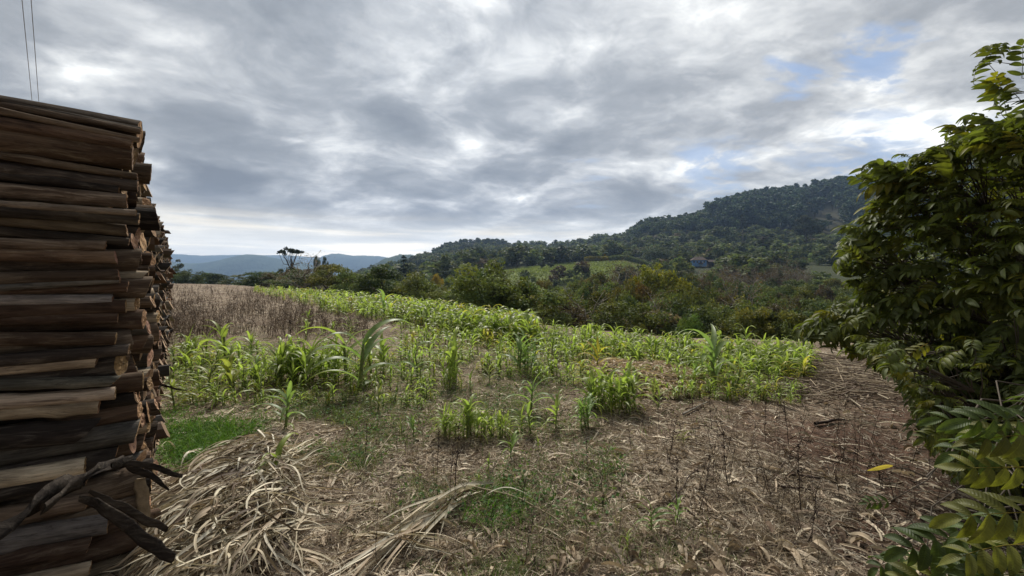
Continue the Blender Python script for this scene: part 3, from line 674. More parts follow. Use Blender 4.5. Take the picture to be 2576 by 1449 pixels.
def far_forest():
    q = {}
    for kd, n, qq in (('broad', 4, .055), ('spread', 2, .05), ('eucalypt', 3, .07), ('bush', 3, .05), ('bare', 1, .05)):
        q[kd] = []
        for i in range(n):
            cr, tr = tree_parts(kd, qq); V, F, C, U, M = cr.arrays(); V2, F2, C2, U2, M2 = tr.arrays()
            q[kd].append(((V, F, C, U, [0]*len(F)), (V2, F2, C2, U2, [1]*len(F2))))
    groups = {'hillside': {}, 'ridge': {}}
    def plant(which, kd, x, y, h, w, c):
        v = int(RNG.integers(0, len(q[kd]))); groups[which].setdefault((kd, v), []).append((x, y, h, w, c))
    # general scrub forest on the slopes
    N = 8000; u = rnd(840, 2750, N); D = np.sqrt(rnd(150**2, 700**2, N)); x = (u-CX)/FPX*D; z = gz(x, D)
    n1 = fbm(x/45, D/45, 51, 3)
    for i in range(N):
        a, d = u[i], D[i]
        if 1150 < a < 1650 and 190 < d < np.interp(a, [1150, 1420], [203, 270]): continue                     # pale green field
        if 1550 < a < 1680 and 250 < d < 272: continue
        if 1724 < a < 1802 and 160 < d < 276: continue                     # the house and what can be seen of it
        if 1590 < a < 1960 and abs(d-(440-(a-1590)*.05)) < 11 and rnd() < .85: continue
        if 2030 < a < 2130 and 400 < d < 540 and rnd() < .8: continue
        if a > 2100 and d > 640 and rnd() < .8: continue
        dark = (a > 1585 and d > 440-(a-1590)*.05)
        if dark:
            euc = a > 1780 and n1[i] > .40
            if euc: plant('ridge', 'eucalypt', x[i], D[i], rnd(14, 26), rnd(1.0, 1.5), np.array(EUC)*rnd(.8, 1.25))
            else: plant('ridge', 'broad', x[i], D[i], rnd(8, 13)+7*rnd()**3, rnd(1., 1.3), np.array((.070, .102, .050))*rnd(.6, 1.4))
        else:
            if n1[i] < .36: continue
            if rnd() < .10: plant('hillside', 'spread', x[i], D[i], rnd(5, 9), 1.2, np.array((.14, .145, .065))*rnd(.8, 1.2))
            elif rnd() < .10: plant('hillside', 'broad', x[i], D[i], rnd(5, 9), 1.2, np.array((.14, .11, .08))*rnd(.8, 1.2))
            else: plant('hillside', 'broad' if rnd() < .6 else 'bush', x[i], D[i], (rnd(4.5, 8.5)+8*rnd()**3)*(.55 if (1150 < a < 1650 and d < 200) else 1), rnd(1., 1.5), np.array((.110, .140, .065))*rnd(.55, 1.45))
    # lines of tall trees standing on the skyline of the left ridge
    for i in range(150):
        a = rnd(1090, 1275); d = rnd(585, 640); plant('hillside', 'eucalypt', (a-CX)/FPX*d, d, rnd(9, 15), 1.3, np.array(EUC)*rnd(.8, 1.1))
    for i in range(70):
        a = rnd(900, 1110); d = rnd(400, 640); plant('hillside', 'broad', (a-CX)/FPX*d, d, rnd(9, 14), 1.2, np.array(EUC)*rnd(.8, 1.1))
    for which, nm in (('hillside', 'scrub_wood'), ('ridge', 'hill_forest')):
        parts = []
        for (kd, v), L in groups[which].items():
            x = np.array([l[0] for l in L]); y = np.array([l[1] for l in L]); h = np.array([l[2] for l in L])/10; w = np.array([l[3] for l in L]); c = np.array([l[4] for l in L])
            M3 = rotz(rnd(0, 6.28, len(L)))*np.stack([h*w, h*w, h], -1)[:, None, :]; loc = np.stack([x, y, gz(x, y)], -1)
            parts.append(instance_arrays(q[kd][v][0], M3, loc, c)); parts.append(instance_arrays(q[kd][v][1], M3, loc, None))
        me = merge(nm, parts, [M_FOL, M_TRUNK])
        put(nm, me, label='mixed green scrub wood covering the far slopes' if which == 'hillside' else 'dark green forest covering the top of the high right hill', cat='forest', kind='stuff')
far_forest()

# ------------------------------------------------------------------ blue farmhouse and the white sheds on the far slope
def box(g, x0, x1, y0, y1, z0, z1, c=(1, 1, 1), m=0):
    V = [(x, y, z) for z in (z0, z1) for y in (y0, y1) for x in (x0, x1)]
    g.add(V, np.array([(0, 2, 3, 1), (4, 5, 7, 6), (0, 1, 5, 4), (2, 6, 7, 3), (0, 4, 6, 2), (1, 3, 7, 5)]), c, m=m)
def one(parent, name, mat, fn, label=None):
    g = Geo(); fn(g); return put(name, g.mesh(name, [mat]), parent, label=label)
def build_house():
    blue = plain('blue_wall', (.20, .40, .78), nscale=1.5, amt=.12); roof = plain('old_tiles', (.085, .062, .052), nscale=2.5, amt=.4)
    dk = plain('dark_opening', (.02, .022, .028)); wh = plain('white_paint', (.62, .62, .6)); wood = plain('shed_wood', (.09, .075, .06), nscale=3)
    D = 262; x = (1757-CX)/FPX*D; z = float(gz(x, D))-.3
    z = max(z, EYE+(HY-664)/FPX*D)
    h = put('farmhouse', None, label='blue farmhouse with brown tiled hip roof among trees on the far slope', cat='house', loc=(x, D, z), rot=(0, 0, math.radians(-12)), scale=.85)
    one(h, 'wall', blue, lambda g: box(g, -5, 5, -3.5, 3.5, -2, 2.9))
    def rf(g):
        V = [(-5.8, -4.3, 2.8), (5.8, -4.3, 2.8), (5.8, 4.3, 2.8), (-5.8, 4.3, 2.8), (-2.4, 0, 5.6), (2.9, 0, 5.6)]
        g.add(V, [np.array([(0, 1, 5, 4), (2, 3, 4, 5)]), np.array([(1, 2, 5), (3, 0, 4)]), np.array([(3, 2, 1, 0)])])
    one(h, 'roof', roof, rf)
    for wx in (-3.9, -1.6, .9, 3.4):
        w = one(h, 'window', dk, lambda g: box(g, wx-.5, wx+.5, -3.62, -3.48, .9, 2.1)); one(w, 'frame', wh, lambda g: (box(g, wx-.62, wx+.62, -3.56, -3.497, .78, .88), box(g, wx-.04, wx+.04, -3.66, -3.625, .9, 2.1)))
    one(h, 'door', wh, lambda g: box(g, 1.9, 2.7, -3.6, -3.49, -.2, 1.9))
    def porch(g):
        V = [(-1.2, -6.2, .1), (2.2, -6.2, .1), (2.2, -3.55, .9), (-1.2, -3.55, .9)]; g.add(V, np.array([(0, 1, 2, 3)])); g.add(np.array(V)-[0, 0, .12], np.array([(3, 2, 1, 0)]))
    one(h, 'porch_roof', roof, porch)
    s = put('shed', None, label='dark weathered wooden shed directly right of the blue farmhouse', cat='shed', loc=(x+8.5, D-1, z-.3), rot=(0, 0, math.radians(-8)))
    one(s, 'wall', wood, lambda g: box(g, -2.6, 2.6, -2, 2, -1.5, 1.8)); one(s, 'door', dk, lambda g: box(g, -1, .2, -2.08, -1.98, -1, 1.2))
    one(s, 'roof', roof, lambda g: g.add([(-3, -2.5, 1.6), (3, -2.5, 1.6), (3, 0, 3), (-3, 0, 3), (3, 2.5, 1.6), (-3, 2.5, 1.6)], np.array([(0, 1, 2, 3), (3, 2, 4, 5), (5, 4, 1, 0)])))
    for (px, py, D, w, lb) in ((1340, 666, 262, 5., 'small white-roofed shed at the upper edge of the pale green field'), (1217, 685, 205, 3.2, 'small white shed at the left tip of the pale green field')):
        x = (px-CX)/FPX*D; z = EYE+(HY-py)/FPX*D-.8
        s = put('shed', None, label=lb, cat='shed', loc=(x, D, z), rot=(0, 0, .2))
        one(s, 'wall', wh, lambda g: box(g, -w/2, w/2, -1.4, 1.4, -1, 1.1))
        one(s, 'roof', plain('sheet_roof', (.5, .5, .5)), lambda g: g.add([(-w/2-.3, -1.8, 1.05), (w/2+.3, -1.8, 1.05), (w/2+.3, 1.8, 1.9), (-w/2-.3, 1.8, 1.9), (w/2+.3, 1.8, 1.2), (-w/2-.3, 1.8, 1.2)], np.array([(0, 1, 2, 3), (3, 2, 4, 5), (5, 4, 1, 0)])))
        one(s, 'door', dk, lambda g: box(g, -.4, .4, -1.48, -1.39, -1, .7))
build_house()
def far_crops():
    # rows of young crop on the pale green field, and the cane hedge at its upper right
    n = 16000; a = rnd(1170, 1640, n); d = rnd(176, 268, n); k = d < np.interp(a, [1170, 1420], [200, 268]); a, d = a[k], d[k]; n = len(a)
    row = np.round(d/2.6)*2.6+rnd(-.25, .25, n); x = (a-CX)/FPX*row; c = np.stack([x, row, gz(x, row)+.2], -1)
    V, F = leaf_quads(c, .9); col = np.array((.24, .30, .10))*rnd(.7, 1.25, (n, 1))
    put('crop_rows', make_mesh('crop_rows', V, [F], [M_FOL], col=np.repeat(col, 4, 0)), label='pale green rows of low crop on the far slope', cat='crop', kind='stuff')
    n = 9000; a = rnd(1470, 1665, n); d = 272+rnd(-3.5, 3.5, n); x = (a-CX)/FPX*d; hh = 3.4*rnd(0, 1, n)**.7*np.clip((1670-a)/60, .3, 1)*(.8+.4*fbm(a/8, a*0, 3)); c = np.stack([x, d, gz(x, d)+hh], -1)
    V, F = leaf_quads(c, 1.0, asp=3.5); col = np.where((a < 1530)[:, None], np.array((.24, .22, .05)), np.array((.12, .16, .055)))*rnd(.6, 1.3, (n, 1))
    put('cane_hedge', make_mesh('cane_hedge', V, [F], [M_FOL], col=np.repeat(col, 4, 0)), label='yellow-green strip of tall cane above the pale green field', cat='cane', kind='stuff')
far_crops()

# ------------------------------------------------------------------ log pile
LC = np.array([-2.02, 2.15]); LA = nrm(np.array([-.644, .765])); LB = np.array([.765, .644]); YAW = math.atan2(LB[1], LB[0])
def log_geo(r, L, seed, ns=18, nk=26, slant=0., bend=.012, taper=.1, knots=2):
    """log along X, visible end at x=0; returns bark Geo and end Geo"""
    X = np.linspace(-L, 0, nk); a = np.linspace(0, 2*np.pi, ns, endpoint=False)
    XX, AA = np.meshgrid(X, a, indexing='ij')
    R = r*(1+taper*(-XX/L)) * (1+.08*(fbm(np.cos(AA)*1.2+seed*3.7+XX*1.4, np.sin(AA)*1.2+XX*.8, seed, 3)-.5)*2 + .05*(vnoise(AA*5+seed, XX*2.2, seed+9)-.5)*2)
    for k in range(knots):
        kx, ka = rnd(-L*.9, -.1), rnd(0, 6.28); dd = np.angle(np.exp(1j*(AA-ka)))*r
        R = R+r*.30*np.exp(-((XX-kx)**2+dd**2)/(2*(.028)**2))
    by = bend*np.sin(XX*2.1+seed); bz = bend*np.cos(XX*1.7+seed*2)
    Xs = XX+np.where(XX > -.12, 1, 0)*slant*np.sin(AA)*R*(1+XX/.12)+np.where(XX == 0, .006*(fbm(AA*4, AA*0+seed, seed)-.5), 0)
    V = np.stack([Xs, by+R*np.cos(AA), bz+R*np.sin(AA)], -1)
    g = Geo(); g.add(V.reshape(-1, 3), [grid_faces(1, nk, ns, True)[:, ::-1], np.arange(ns)[None]])
    # cut end: rings towards the pith with saw marks and a small bark lip
    e = Geo(); last = V[-1]; cen = last.mean(0); rings = []
    for q in (.97, .72, .45, .2):
        p = cen+(last-cen)*q; p[:, 0] += rnd(-.004, .003, ns)+(.002 if q < .9 else .0); rings.append(p)
    ev = np.concatenate(rings+[cen[None]]); nr = 4
    tri = np.array([((nr-1)*ns+i, (nr-1)*ns+(i+1) % ns, nr*ns) for i in range(ns)])
    e.add(ev, [grid_faces(1, nr, ns, True), tri]); lip = np.concatenate([last, rings[0]]); g.add(lip, grid_faces(1, 2, ns, True)[:, ::-1])
    return g, e
FRONT = [  # end column, end row, row at the left edge, thickness, bark kind, tint, label
 (353, 322, 242, 13, 2, 1.0, 'thin black log lying topmost on the front of the pile'),
 (351, 334, 262, 15, 0, .9, 'second thin dark brown log from the top of the pile front'),
 (349, 346, 276, 14, 0, 1.2, 'third thin log from the top, grey-brown, on the pile front'),
 (331, 358, 300, 30, 1, 1.1, 'reddish brown log resting right on top of the thickest upper log'),
 (331, 396, 357, 62, 1, 1.0, 'thickest log in the upper part of the pile, smooth and reddish brown'),
 (343, 436, 388, 19, 0, .9, 'narrow dark log directly under the thickest upper log'),
 (344, 462, 410, 32, 2, 1.5, 'charcoal log below the narrow dark log under the thickest upper log'),
 (296, 482, 440, 24, 2, .9, 'slim black log slanting behind the charcoal log in the upper pile'),
 (316, 504, 480, 38, 0, 1.5, 'smooth light brown log with a blunt end, upper middle of the pile'),
 (341, 531, 507, 17, 3, .55, 'thin tan log squeezed under the smooth light brown log'),
 (348, 557, 530, 34, 2, 1.3, 'dark grey log with a pale cut end below the thin tan log'),
 (316, 580, 553, 34, 0, .8, 'short dark log with a pale oval end above the split log'),
 (322, 603, 572, 24, 2, 1.0, 'dark split log with a ragged end, middle upper pile front'),
 (263, 622, 610, 28, 0, 1.4, 'greyish log ending short, above the peeled orange-brown log'),
 (290, 650, 646, 38, 1, 1.5, 'peeled orange-brown log with a knot and a round cut end'),
 (298, 687, 699, 34, 0, .8, 'dark brown log directly below the peeled orange-brown log'),
 (300, 708, 724, 16, 4, .8, 'thin grey log above the pale silvery log'),
 (318, 727, 735, 30, 1, .8, 'dark red-brown log behind the pale silvery log'),
 (280, 746, 747, 31, 4, 2.1, 'pale silvery bare log with an oval knot scar'),
 (314, 774, 780, 38, 1, .8, 'dark red log directly below the pale silvery log'),
 (293, 806, 812, 32, 1, .75, 'dark maroon log with an orange round cut end'),
 (291, 847, 848, 34, 1, .8, 'dark reddish log below the log with the orange cut end'),
 (322, 882, 902, 32, 2, 1.5, 'dark knotted log reaching far right, above the big tan log'),
 (240, 914, 934, 46, 3, .95, 'big tan log with a shaded cut end above the blue-grey log'),
 (287, 957, 965, 28, 4, .75, 'blue-grey log with a pale round knot scar'),
 (287, 992, 1007, 34, 3, 1.0, 'tan bare log directly below the blue-grey log'),
 (243, 1036, 1048, 42, 3, .85, 'mottled tan-grey log above the huge black log'),
 (216, 1086, 1108, 62, 2, 1.0, 'huge black log with a narrow orange slanted end'),
 (212, 1172, 1203, 46, 3, 1.25, 'bright tan bare log in the lower pile, above the bark strips'),
 (214, 1218, 1252, 36, 2, .8, 'black log hidden in shade under the bright tan bare log'),
 (214, 1272, 1305, 44, 0, 1.3, 'brown-grey log behind the bark strips in the lower pile'),
 (268, 1326, 1362, 58, 4, .8, 'thick weathered grey log near the bottom of the pile'),
 (218, 1388, 1430, 46, 1, .7, 'dark maroon log just above the lowest tan log'),
 (223, 1440, 1490, 36, 3, 1.2, 'lowest tan log with a round cut end at the bottom of the pile')]
def build_logs():
    nlog = 0
    for i, (pe, ye, yl, dp, bk, tint, lb) in enumerate(FRONT):
        sol = lambda px: (LC[0]-(px-CX)/FPX*LC[1])/(LB[0]-(px-CX)/FPX*LB[1])
        t1, t0 = sol(pe), sol(0); p1 = LC-t1*LB; p0 = LC-t0*LB
        z1 = EYE+(HY-ye)/FPX*p1[1]; z0 = EYE+(HY-yl)/FPX*p0[1]; r = dp/2/FPX*p1[1]*(1.0 if i < 5 else .92)
        pitch = -math.atan2(z1-z0, t0-t1)*.8
        back = LA*(r*1.0+rnd(-.01, .02))
        g, e = log_geo(r, rnd(1.5, 1.9), i+40, 24, 60, rnd(-.18, .18) if i not in (27, 24) else .8, .016, rnd(.02, .12), 3)
        root = put('log', g.mesh('log', [M_BARK[bk]], True), label=lb, cat='log', group='logs on the front of the stacked pile', loc=(p1[0]+back[0], p1[1]+back[1], z1), rot=(rnd(-.3, .3), pitch, YAW+rnd(-.015, .015)), color=(tint*1.1, tint*1.1*rnd(.96, 1.02), tint*1.1*rnd(.93, 1.03)))
        et = rnd(.7, 1.3); put('cut_end', e.mesh('cut_end', [M_END]), root, color=(et, et*rnd(.85, 1), et*rnd(.75, 1)))
        nlog += 1
    protos = []
    for i in range(14):
        r = .062; g, e = log_geo(r, 1.5, i+100, 14, 16, rnd(-.45, .45), .01, rnd(-.05, .15), 2)
        protos.append([(g.mesh('log', [M_BARK[k]], True)) for k in range(5)]+[e.mesh('cut_end', [M_END])])
    far = Geo(); s = .13; j = 0
    cyl = np.linspace(0, 2*np.pi, 9, endpoint=False); M = [(.09, .065, .05), (.12, .07, .045), (.04, .035, .032), (.22, .18, .13), (.14, .135, .13)]
    while s < 11.5:
        z = rnd(0, .05); top = 2.42+.10*math.sin(s*1.3)+rnd(-.06, .06)
        while z < top-.05:
            r = rnd(.036, .080)*(1 if rnd() > .25 else .7); zc = z+r; z += 2*r*.93
            e = -.035+rnd(-.085, .07)+.03*math.exp(-((zc-1.1)/.5)**2)-.03*(zc > 2.1)+(rnd(.03, .08) if rnd() < .05 else 0)
            p = LC+LA*(s+rnd(-.02, .02))+LB*e; bk = int(RNG.choice(5, p=[.34, .22, .22, .12, .10])); et = rnd(.7, 1.9)
            if nlog < 300:
                pr = protos[int(RNG.integers(0, 14))]; sc = r/.062
                if s < .5: lb, gr = 'rough cut log end just behind the front layer of the stacked pile', 'log ends behind the pile front'
                else: lb, gr = 'rough cut log end showing in the receding side of the stacked pile', 'log ends in the receding side'
                root = put('log', pr[bk], label=lb, cat='log', group=gr, loc=(p[0], p[1], zc), rot=(rnd(0, 6.28), rnd(-.03, .03), YAW+rnd(-.05, .05)), scale=(1, sc, sc*rnd(.85, 1.1)), color=(rnd(.5, 1.5),)*3)
                put('cut_end', pr[5], root, color=(et, et*rnd(.85, 1), et*rnd(.7, 1))); nlog += 1
            else:
                sl = rnd(-.6, .6); rr = r*(1+.12*np.sin(cyl*2+rnd(0, 6)))
                base = np.stack([np.zeros(9), np.cos(cyl)*rr, np.sin(cyl)*rr], -1); e1 = base.copy(); e1[:, 0] += sl*np.sin(cyl)*r; b0 = base.copy(); b0[:, 0] = -.7
                V = np.concatenate([b0, e1]); a2 = YAW+rnd(-.06, .06); Rz = np.array([[math.cos(a2), -math.sin(a2), 0], [math.sin(a2), math.cos(a2), 0], [0, 0, 1]])
                V = V@Rz.T+np.array([p[0], p[1], zc]); c = np.array(M[bk])*rnd(.6, 1.3); ec = np.array((.24, .165, .11))*et
                far.add(V, grid_faces(1, 2, 9, True)[:, ::-1], c); far.add(V[9:], np.arange(9)[None], ec)
        s += rnd(.095, .14); j += 1
    put('log_pile', far.mesh('log_pile', [M_ATTR]), label='far part of the long stacked log pile, a wall of small cut ends', cat='log pile', kind='stuff')
build_logs()
def strip(name, pts, w, col_, label, cat, thick=.22, k=14):
    """curved, grooved strip of bark through (px, py, D) points"""
    q = np.array([P(*p[:3]) for p in pts]); t = np.linspace(0, 1, len(pts)); tt = np.linspace(0, 1, k)
    Pt = np.stack([np.interp(tt, t, q[:, i]) for i in range(3)], -1); Pt[1:-1] = (Pt[:-2]+2*Pt[1:-1]+Pt[2:])/4; Pt += (fbm(tt[:, None]*7, np.arange(3)[None]*5., int(w[1]*1e4) % 97)-.5)*.02
    ns = 10; a = np.linspace(0, 2*np.pi, ns, endpoint=False); T = nrm(np.gradient(Pt, axis=0)); S = nrm(np.cross(T, np.array([0, 1., 0]))); N = np.cross(S, T)
    W_ = np.interp(tt, [0, .2, .75, 1], w); rad = 1+.25*np.sin(a*3+2)
    V = Pt[:, None]+(S[:, None]*(np.cos(a)*rad)[None, :, None]+N[:, None]*(np.sin(a)*rad*thick)[None, :, None])*W_[:, None, None]*(1+.25*(fbm(tt[:, None]*9, a[None]*1.5, 7)-.5))[..., None]
    g = Geo(); g.add(V.reshape(-1, 3), [grid_faces(1, k, ns, True), np.arange(ns)[None], (np.arange(ns)+(k-1)*ns)[None]])
    put(name, g.mesh(name, [col_], True), label=label, cat=cat)
BK = plain('dark_bark_strip', (.030, .023, .020), nscale=45, amt=.6)
strip('bark_strip', [(-60, 1385, 1.42), (60, 1290, 1.55), (160, 1215, 1.75), (250, 1185, 1.9), (335, 1152, 2.05)], [0.0293, 0.0460, 0.0377, 0.0100], M_BARK[2], 'widest curved dark bark strip rising across the lower logs', 'bark strip')
strip('bark_strip', [(110, 1280, 1.6), (190, 1215, 1.75), (255, 1175, 1.9), (312, 1150, 2.05)], [0.0251, 0.0293, 0.0209, 0.0100], M_BARK[2], 'dark bark strip lying along the top edge of the widest strip', 'bark strip')
strip('bark_strip', [(205, 1253, 1.85), (270, 1278, 1.8), (340, 1335, 1.75), (395, 1380, 1.72), (440, 1402, 1.7)], [0.0134, 0.0267, 0.0319, 0.0217], M_BARK[2], 'thick dark bark strip slanting down right over the dry leaf heap', 'bark strip')
strip('bark_strip', [(228, 1236, 1.95), (290, 1268, 1.95), (360, 1305, 1.95), (425, 1334, 1.95)], [0.0084, 0.0184, 0.0217, 0.0134], M_BARK[2], 'straight dark bark strip above the thick slanting one', 'bark strip')
strip('bark_strip', [(310, 1165, 2.15), (360, 1172, 2.15), (410, 1182, 2.15), (457, 1196, 2.15)], [0.0100, 0.0151, 0.0151, 0.0100], M_BARK[2], 'short dark strip sticking out to the right above the leaf heap', 'bark strip')
strip('bark_strip', [(312, 1172, 2.2), (350, 1185, 2.2), (395, 1205, 2.2), (424, 1232, 2.2)], [0.0117, 0.0201, 0.0151, 0.0050], M_BARK[2], 'dark strip with a hooked tip just under the short one', 'bark strip')
strip('broken_board', [(352, 1205, 2.2), (356, 1245, 2.2), (362, 1290, 2.2), (366, 1330, 2.2)], [.03, .035, .03, .025], plain('split_wood', (.26, .20, .13), nscale=30), 'pale split slab of wood standing on end against the lower log ends', 'wood slab')
strip('branch', [(398, 965, 2.9), (420, 974, 2.95), (445, 978, 3.), (470, 983, 3.05)], [.01, .01, .007, .003], M_BARK[2], 'thin dark branch poking out of the pile above the corn', 'branch')

# ------------------------------------------------------------------ power lines
def build_wires():
    wm = plain('cable', (.2, .2, .21), rough=.5)
    for (pa, pb, lb) in ((55, 80, 'left one of the two overhead cables above the log pile'), (78, 97, 'right one of the two overhead cables above the log pile')):
        H = 8.0; Da = (H)/(HY/FPX); Db = H/((HY-250)/FPX); xa = (pa-CX)/FPX*Da; xb = (pb-CX)/FPX*Db; m = (xb-xa)/(Db-Da)
        D = np.linspace(-30, 130, 60); sag = ((D-50)/80.)**2*.5-.2*0
        Pt = np.stack([xa+(D-Da)*m, D, np.full(60, EYE+H)+sag*0], -1)[None]; V, F = tubes(Pt, np.full((1, 60), .009), 6)
        put('overhead_cable', make_mesh('overhead_cable', V, F, [wm], smooth=True), label=lb, cat='cable')
build_wires()

# ------------------------------------------------------------------ corn
def corn_geo(seed, nl=9, wide=1.0, q=1.0, lean=0.):
    """young corn plant one metre tall: stalk and arching folded leaves"""
    L_, S_ = Geo(), Geo(); H = .50; lx = rnd(-.05, .05); st = np.stack([np.linspace(0, lx, 5), np.linspace(0, rnd(-.04, .04), 5), np.linspace(-.03, H, 5)], -1)[None]
    V, F = tubes(st, np.array([[.016, .015, .013, .011, .008]])*wide, 6); S_.add(V, F, (.20, .24, .09))
    a0 = rnd(0, 6.28)
    for i in range(nl):
        t = i/(nl-1); z = .04+.44*t; top = t > .7; a = a0+math.pi*i+rnd(-.45, .45)
        el = rnd(.75, 1.05)+.45*t; L = (rnd(.42, .58) if 0 < i else .25)*(1.0 if not top else rnd(.8, 1.05)); w = rnd(.050, .072)*wide*(.6 if i < 2 else 1)
        base = np.array([[lx*z*2, 0, z]]); d0 = np.array([[math.cos(a)*math.cos(el), math.sin(a)*math.cos(el), math.sin(el)]])
        k = max(5, int(12*q)); dr = rnd(1.6, 3.4) if not top else rnd(1.2, 2.9)
        pt = arc_paths(base, d0, np.array([L]), dr, k, rnd(-.5, .5))
        pr = lambda t: np.clip(np.minimum(.35+t*2.6, 1.0)*(1-t**2.2), .02, 1)
        V, F, tt, uv = path_ribbons(pt, np.array([w]), None, pr, rnd(.25, .6), 3, np.array([rnd(-.5, .5)]))
        b = rnd(.8, 1.2); c = np.array((.215, .27, .11))*b; yt = np.array((.30, .28, .06)) if (i < 2 and rnd() < .6) else c*np.array([1.25, 1.12, .9]); edge = np.abs(uv[:, 1:])*.0
        cc = c+(yt-c)*tt[:, None]; mid = (np.abs(uv[:, 1]) < .1)[:, None]; cc = np.where(mid, cc*1.35, cc); L_.add(V, F, cc, uv)
    top = max(v[:, 2].max() for v in L_.V)
    for gg in (L_, S_): gg.V = [v*np.array([1.15, 1.15, 1])/top for v in gg.V]
    return L_, S_
CP = []
for i in range(12):
    l, s = corn_geo(i, int(rnd(7, 11)), rnd(.85, 1.1)); CP.append((l.mesh('corn_leaves', [M_CORN], True), s.mesh('corn_stalk', [M_STALK], True)))
CT = []
for i in range(4):
    l, s = corn_geo(i+50, 9, 1.15); CT.append((l.mesh('corn_leaves', [M_CORN], True), s.mesh('corn_stalk', [M_STALK], True)))
n_corn = 0
def corn(px, by, ty, label, group=None, tint=None, wide=1.0, prot=None):
    global n_corn
    x, D = G(px, by); h = (by-ty)/FPX*D*1.04
    pr = (prot or CP)[int(RNG.integers(0, len(prot or CP)))]; z = float(gz(x, D))
    root = put('corn_plant', None, label=label, cat='corn plant', group=group, loc=(x, D, z), rot=(rnd(-.06, .06), rnd(-.06, .06), rnd(0, 6.28)), scale=(h*wide, h*wide, h)); root.empty_display_size = .1
    t = tint if tint is not None else np.array((rnd(.85, 1.3), rnd(.9, 1.15), rnd(.8, 1.2)))
    put('leaves', pr[0], root, color=tuple(float(v) for v in t)); put('stalk', pr[1], root); n_corn += 1
YG = np.array((1.15, 1.12, 1.0)); DGN = np.array((.82, .92, 1.05))
KEY = [
 (472, 908, 816, 'leftmost tall corn plant, standing upright by the brown weeds', YG), (568, 922, 808, 'tall corn plant with spiky top in front of the brown weeds', YG),
 (520, 988, 905, 'corn plant between the log pile and the dense clump, narrow and upright', None), (585, 1002, 898, 'bushy yellow-green corn plant left of the dense clump', None),
 (628, 915, 862, 'small corn plant among the fallen weeds left of the dense clump', DGN), (640, 968, 905, 'dull green corn plant left behind the dense clump', DGN),
 (440, 1028, 935, 'corn plant right beside the log ends, above the bright grass', None), (470, 1010, 945, 'wide-leaved corn plant second from the log ends', None),
 (718, 1080, 958, 'solitary corn plant in front of the dense clump', DGN), (652, 1010, 930, 'corn plant with long arching leaf above the green grass', YG),
 (905, 985, 812, 'tallest corn plant of the left half, right of the dense clump', DGN), (872, 965, 822, 'corn plant with broad upright leaf left of the tallest left one', YG),
 (935, 952, 848, 'corn plant just right of the tallest left one', YG), (966, 942, 845, 'corn plant with pale folded top second right of the tallest left one', None),
 (1030, 925, 880, 'thin dark corn plant between the two middle clumps', DGN), (1052, 955, 862, 'bluish corn plant left of the narrow stacked clump', DGN),
 (1135, 905, 842, 'upright corn plant rising behind the narrow stacked clump', DGN), (1232, 965, 912, 'small solitary corn plant in the bare middle of the field', None),
 (1183, 985, 935, 'small corn plant right of the narrow stacked clump', None), (1092, 958, 895, 'slender corn plant just left of the narrow stacked clump', None),
 (1335, 1042, 935, 'tall corn plant with drooping blue-green leaves above the middle front', DGN), (1335, 1095, 1008, 'corn plant below the drooping blue-green one', None),
 (1310, 1090, 1015, 'thin corn plant left of the lower middle pair', YG), (1397, 1078, 992, 'upright corn plant with pale top between the two front clumps', YG),
 (1645, 1015, 952, 'small corn plant right of the right front clump', None), (1655, 1030, 965, 'yellowish corn plant beside the pale husk heap', YG),
 (1800, 968, 826, 'tallest corn plant of the right half, with one big hanging leaf', DGN), (1852, 985, 895, 'broad corn plant right of the tallest right one', YG),
 (1748, 965, 905, 'small corn plant between the husk heap and the tallest right one', DGN), (1820, 980, 920, 'low corn plant at the foot of the tallest right one', None),
 (952, 1035, 965, 'many-leaved low corn plant in the left middle ground', None), (985, 1068, 1030, 'tiny corn plant in the left middle ground', YG),
 (1050, 1025, 985, 'small pale corn plant right of the many-leaved low one', YG), (1040, 1100, 1035, 'low corn plant left of the long front clump', DGN),
 (1720, 1118, 1068, 'small corn plant with one long leaf alone in the brown weeds', None), (692, 1222, 1112, 'bright young corn plant growing through the heap of dry leaves', YG),
 (1228, 1190, 1150, 'tiny bright corn plant in the dry grass of the foreground', YG), (1205, 1218, 1188, 'smallest corn shoot in the dry grass of the foreground', YG),
 (1355, 1135, 1092, 'tiny bright corn plant below the upright pale-topped one', YG), (1640, 1345, 1262, 'young corn plant with wide leaves in the right foreground', DGN),
 (1703, 1312, 1235, 'young corn plant with drooping leaves in the right foreground', None), (1580, 1385, 1330, 'lowest yellow corn shoot in the right foreground', YG),
 (1285, 1150, 1085, 'thin spiky corn plant at the right end of the long front clump', None), (1160, 985, 945, 'corn plant at the foot of the narrow stacked clump', None),
 (1412, 905, 850, 'corn plant alone behind the husk heap on the left', DGN), (1500, 935, 850, 'yellowing corn plant at the left edge of the husk heap', np.array((2.0, 1.35, .8))),
 (1975, 870, 842, 'upright corn plant on the crest near the right tree', YG), (1960, 720+200, 845, 'spiky yellow-green corn plant on the right crest', YG), (968, 805, 728, 'corn plant standing tall above the far band on the left crest', DGN)]
for px, by, ty, lb, tn in KEY: corn(px, by, ty, lb, tint=tn, wide=1.2, prot=CT if (by-ty) > 100 else None)
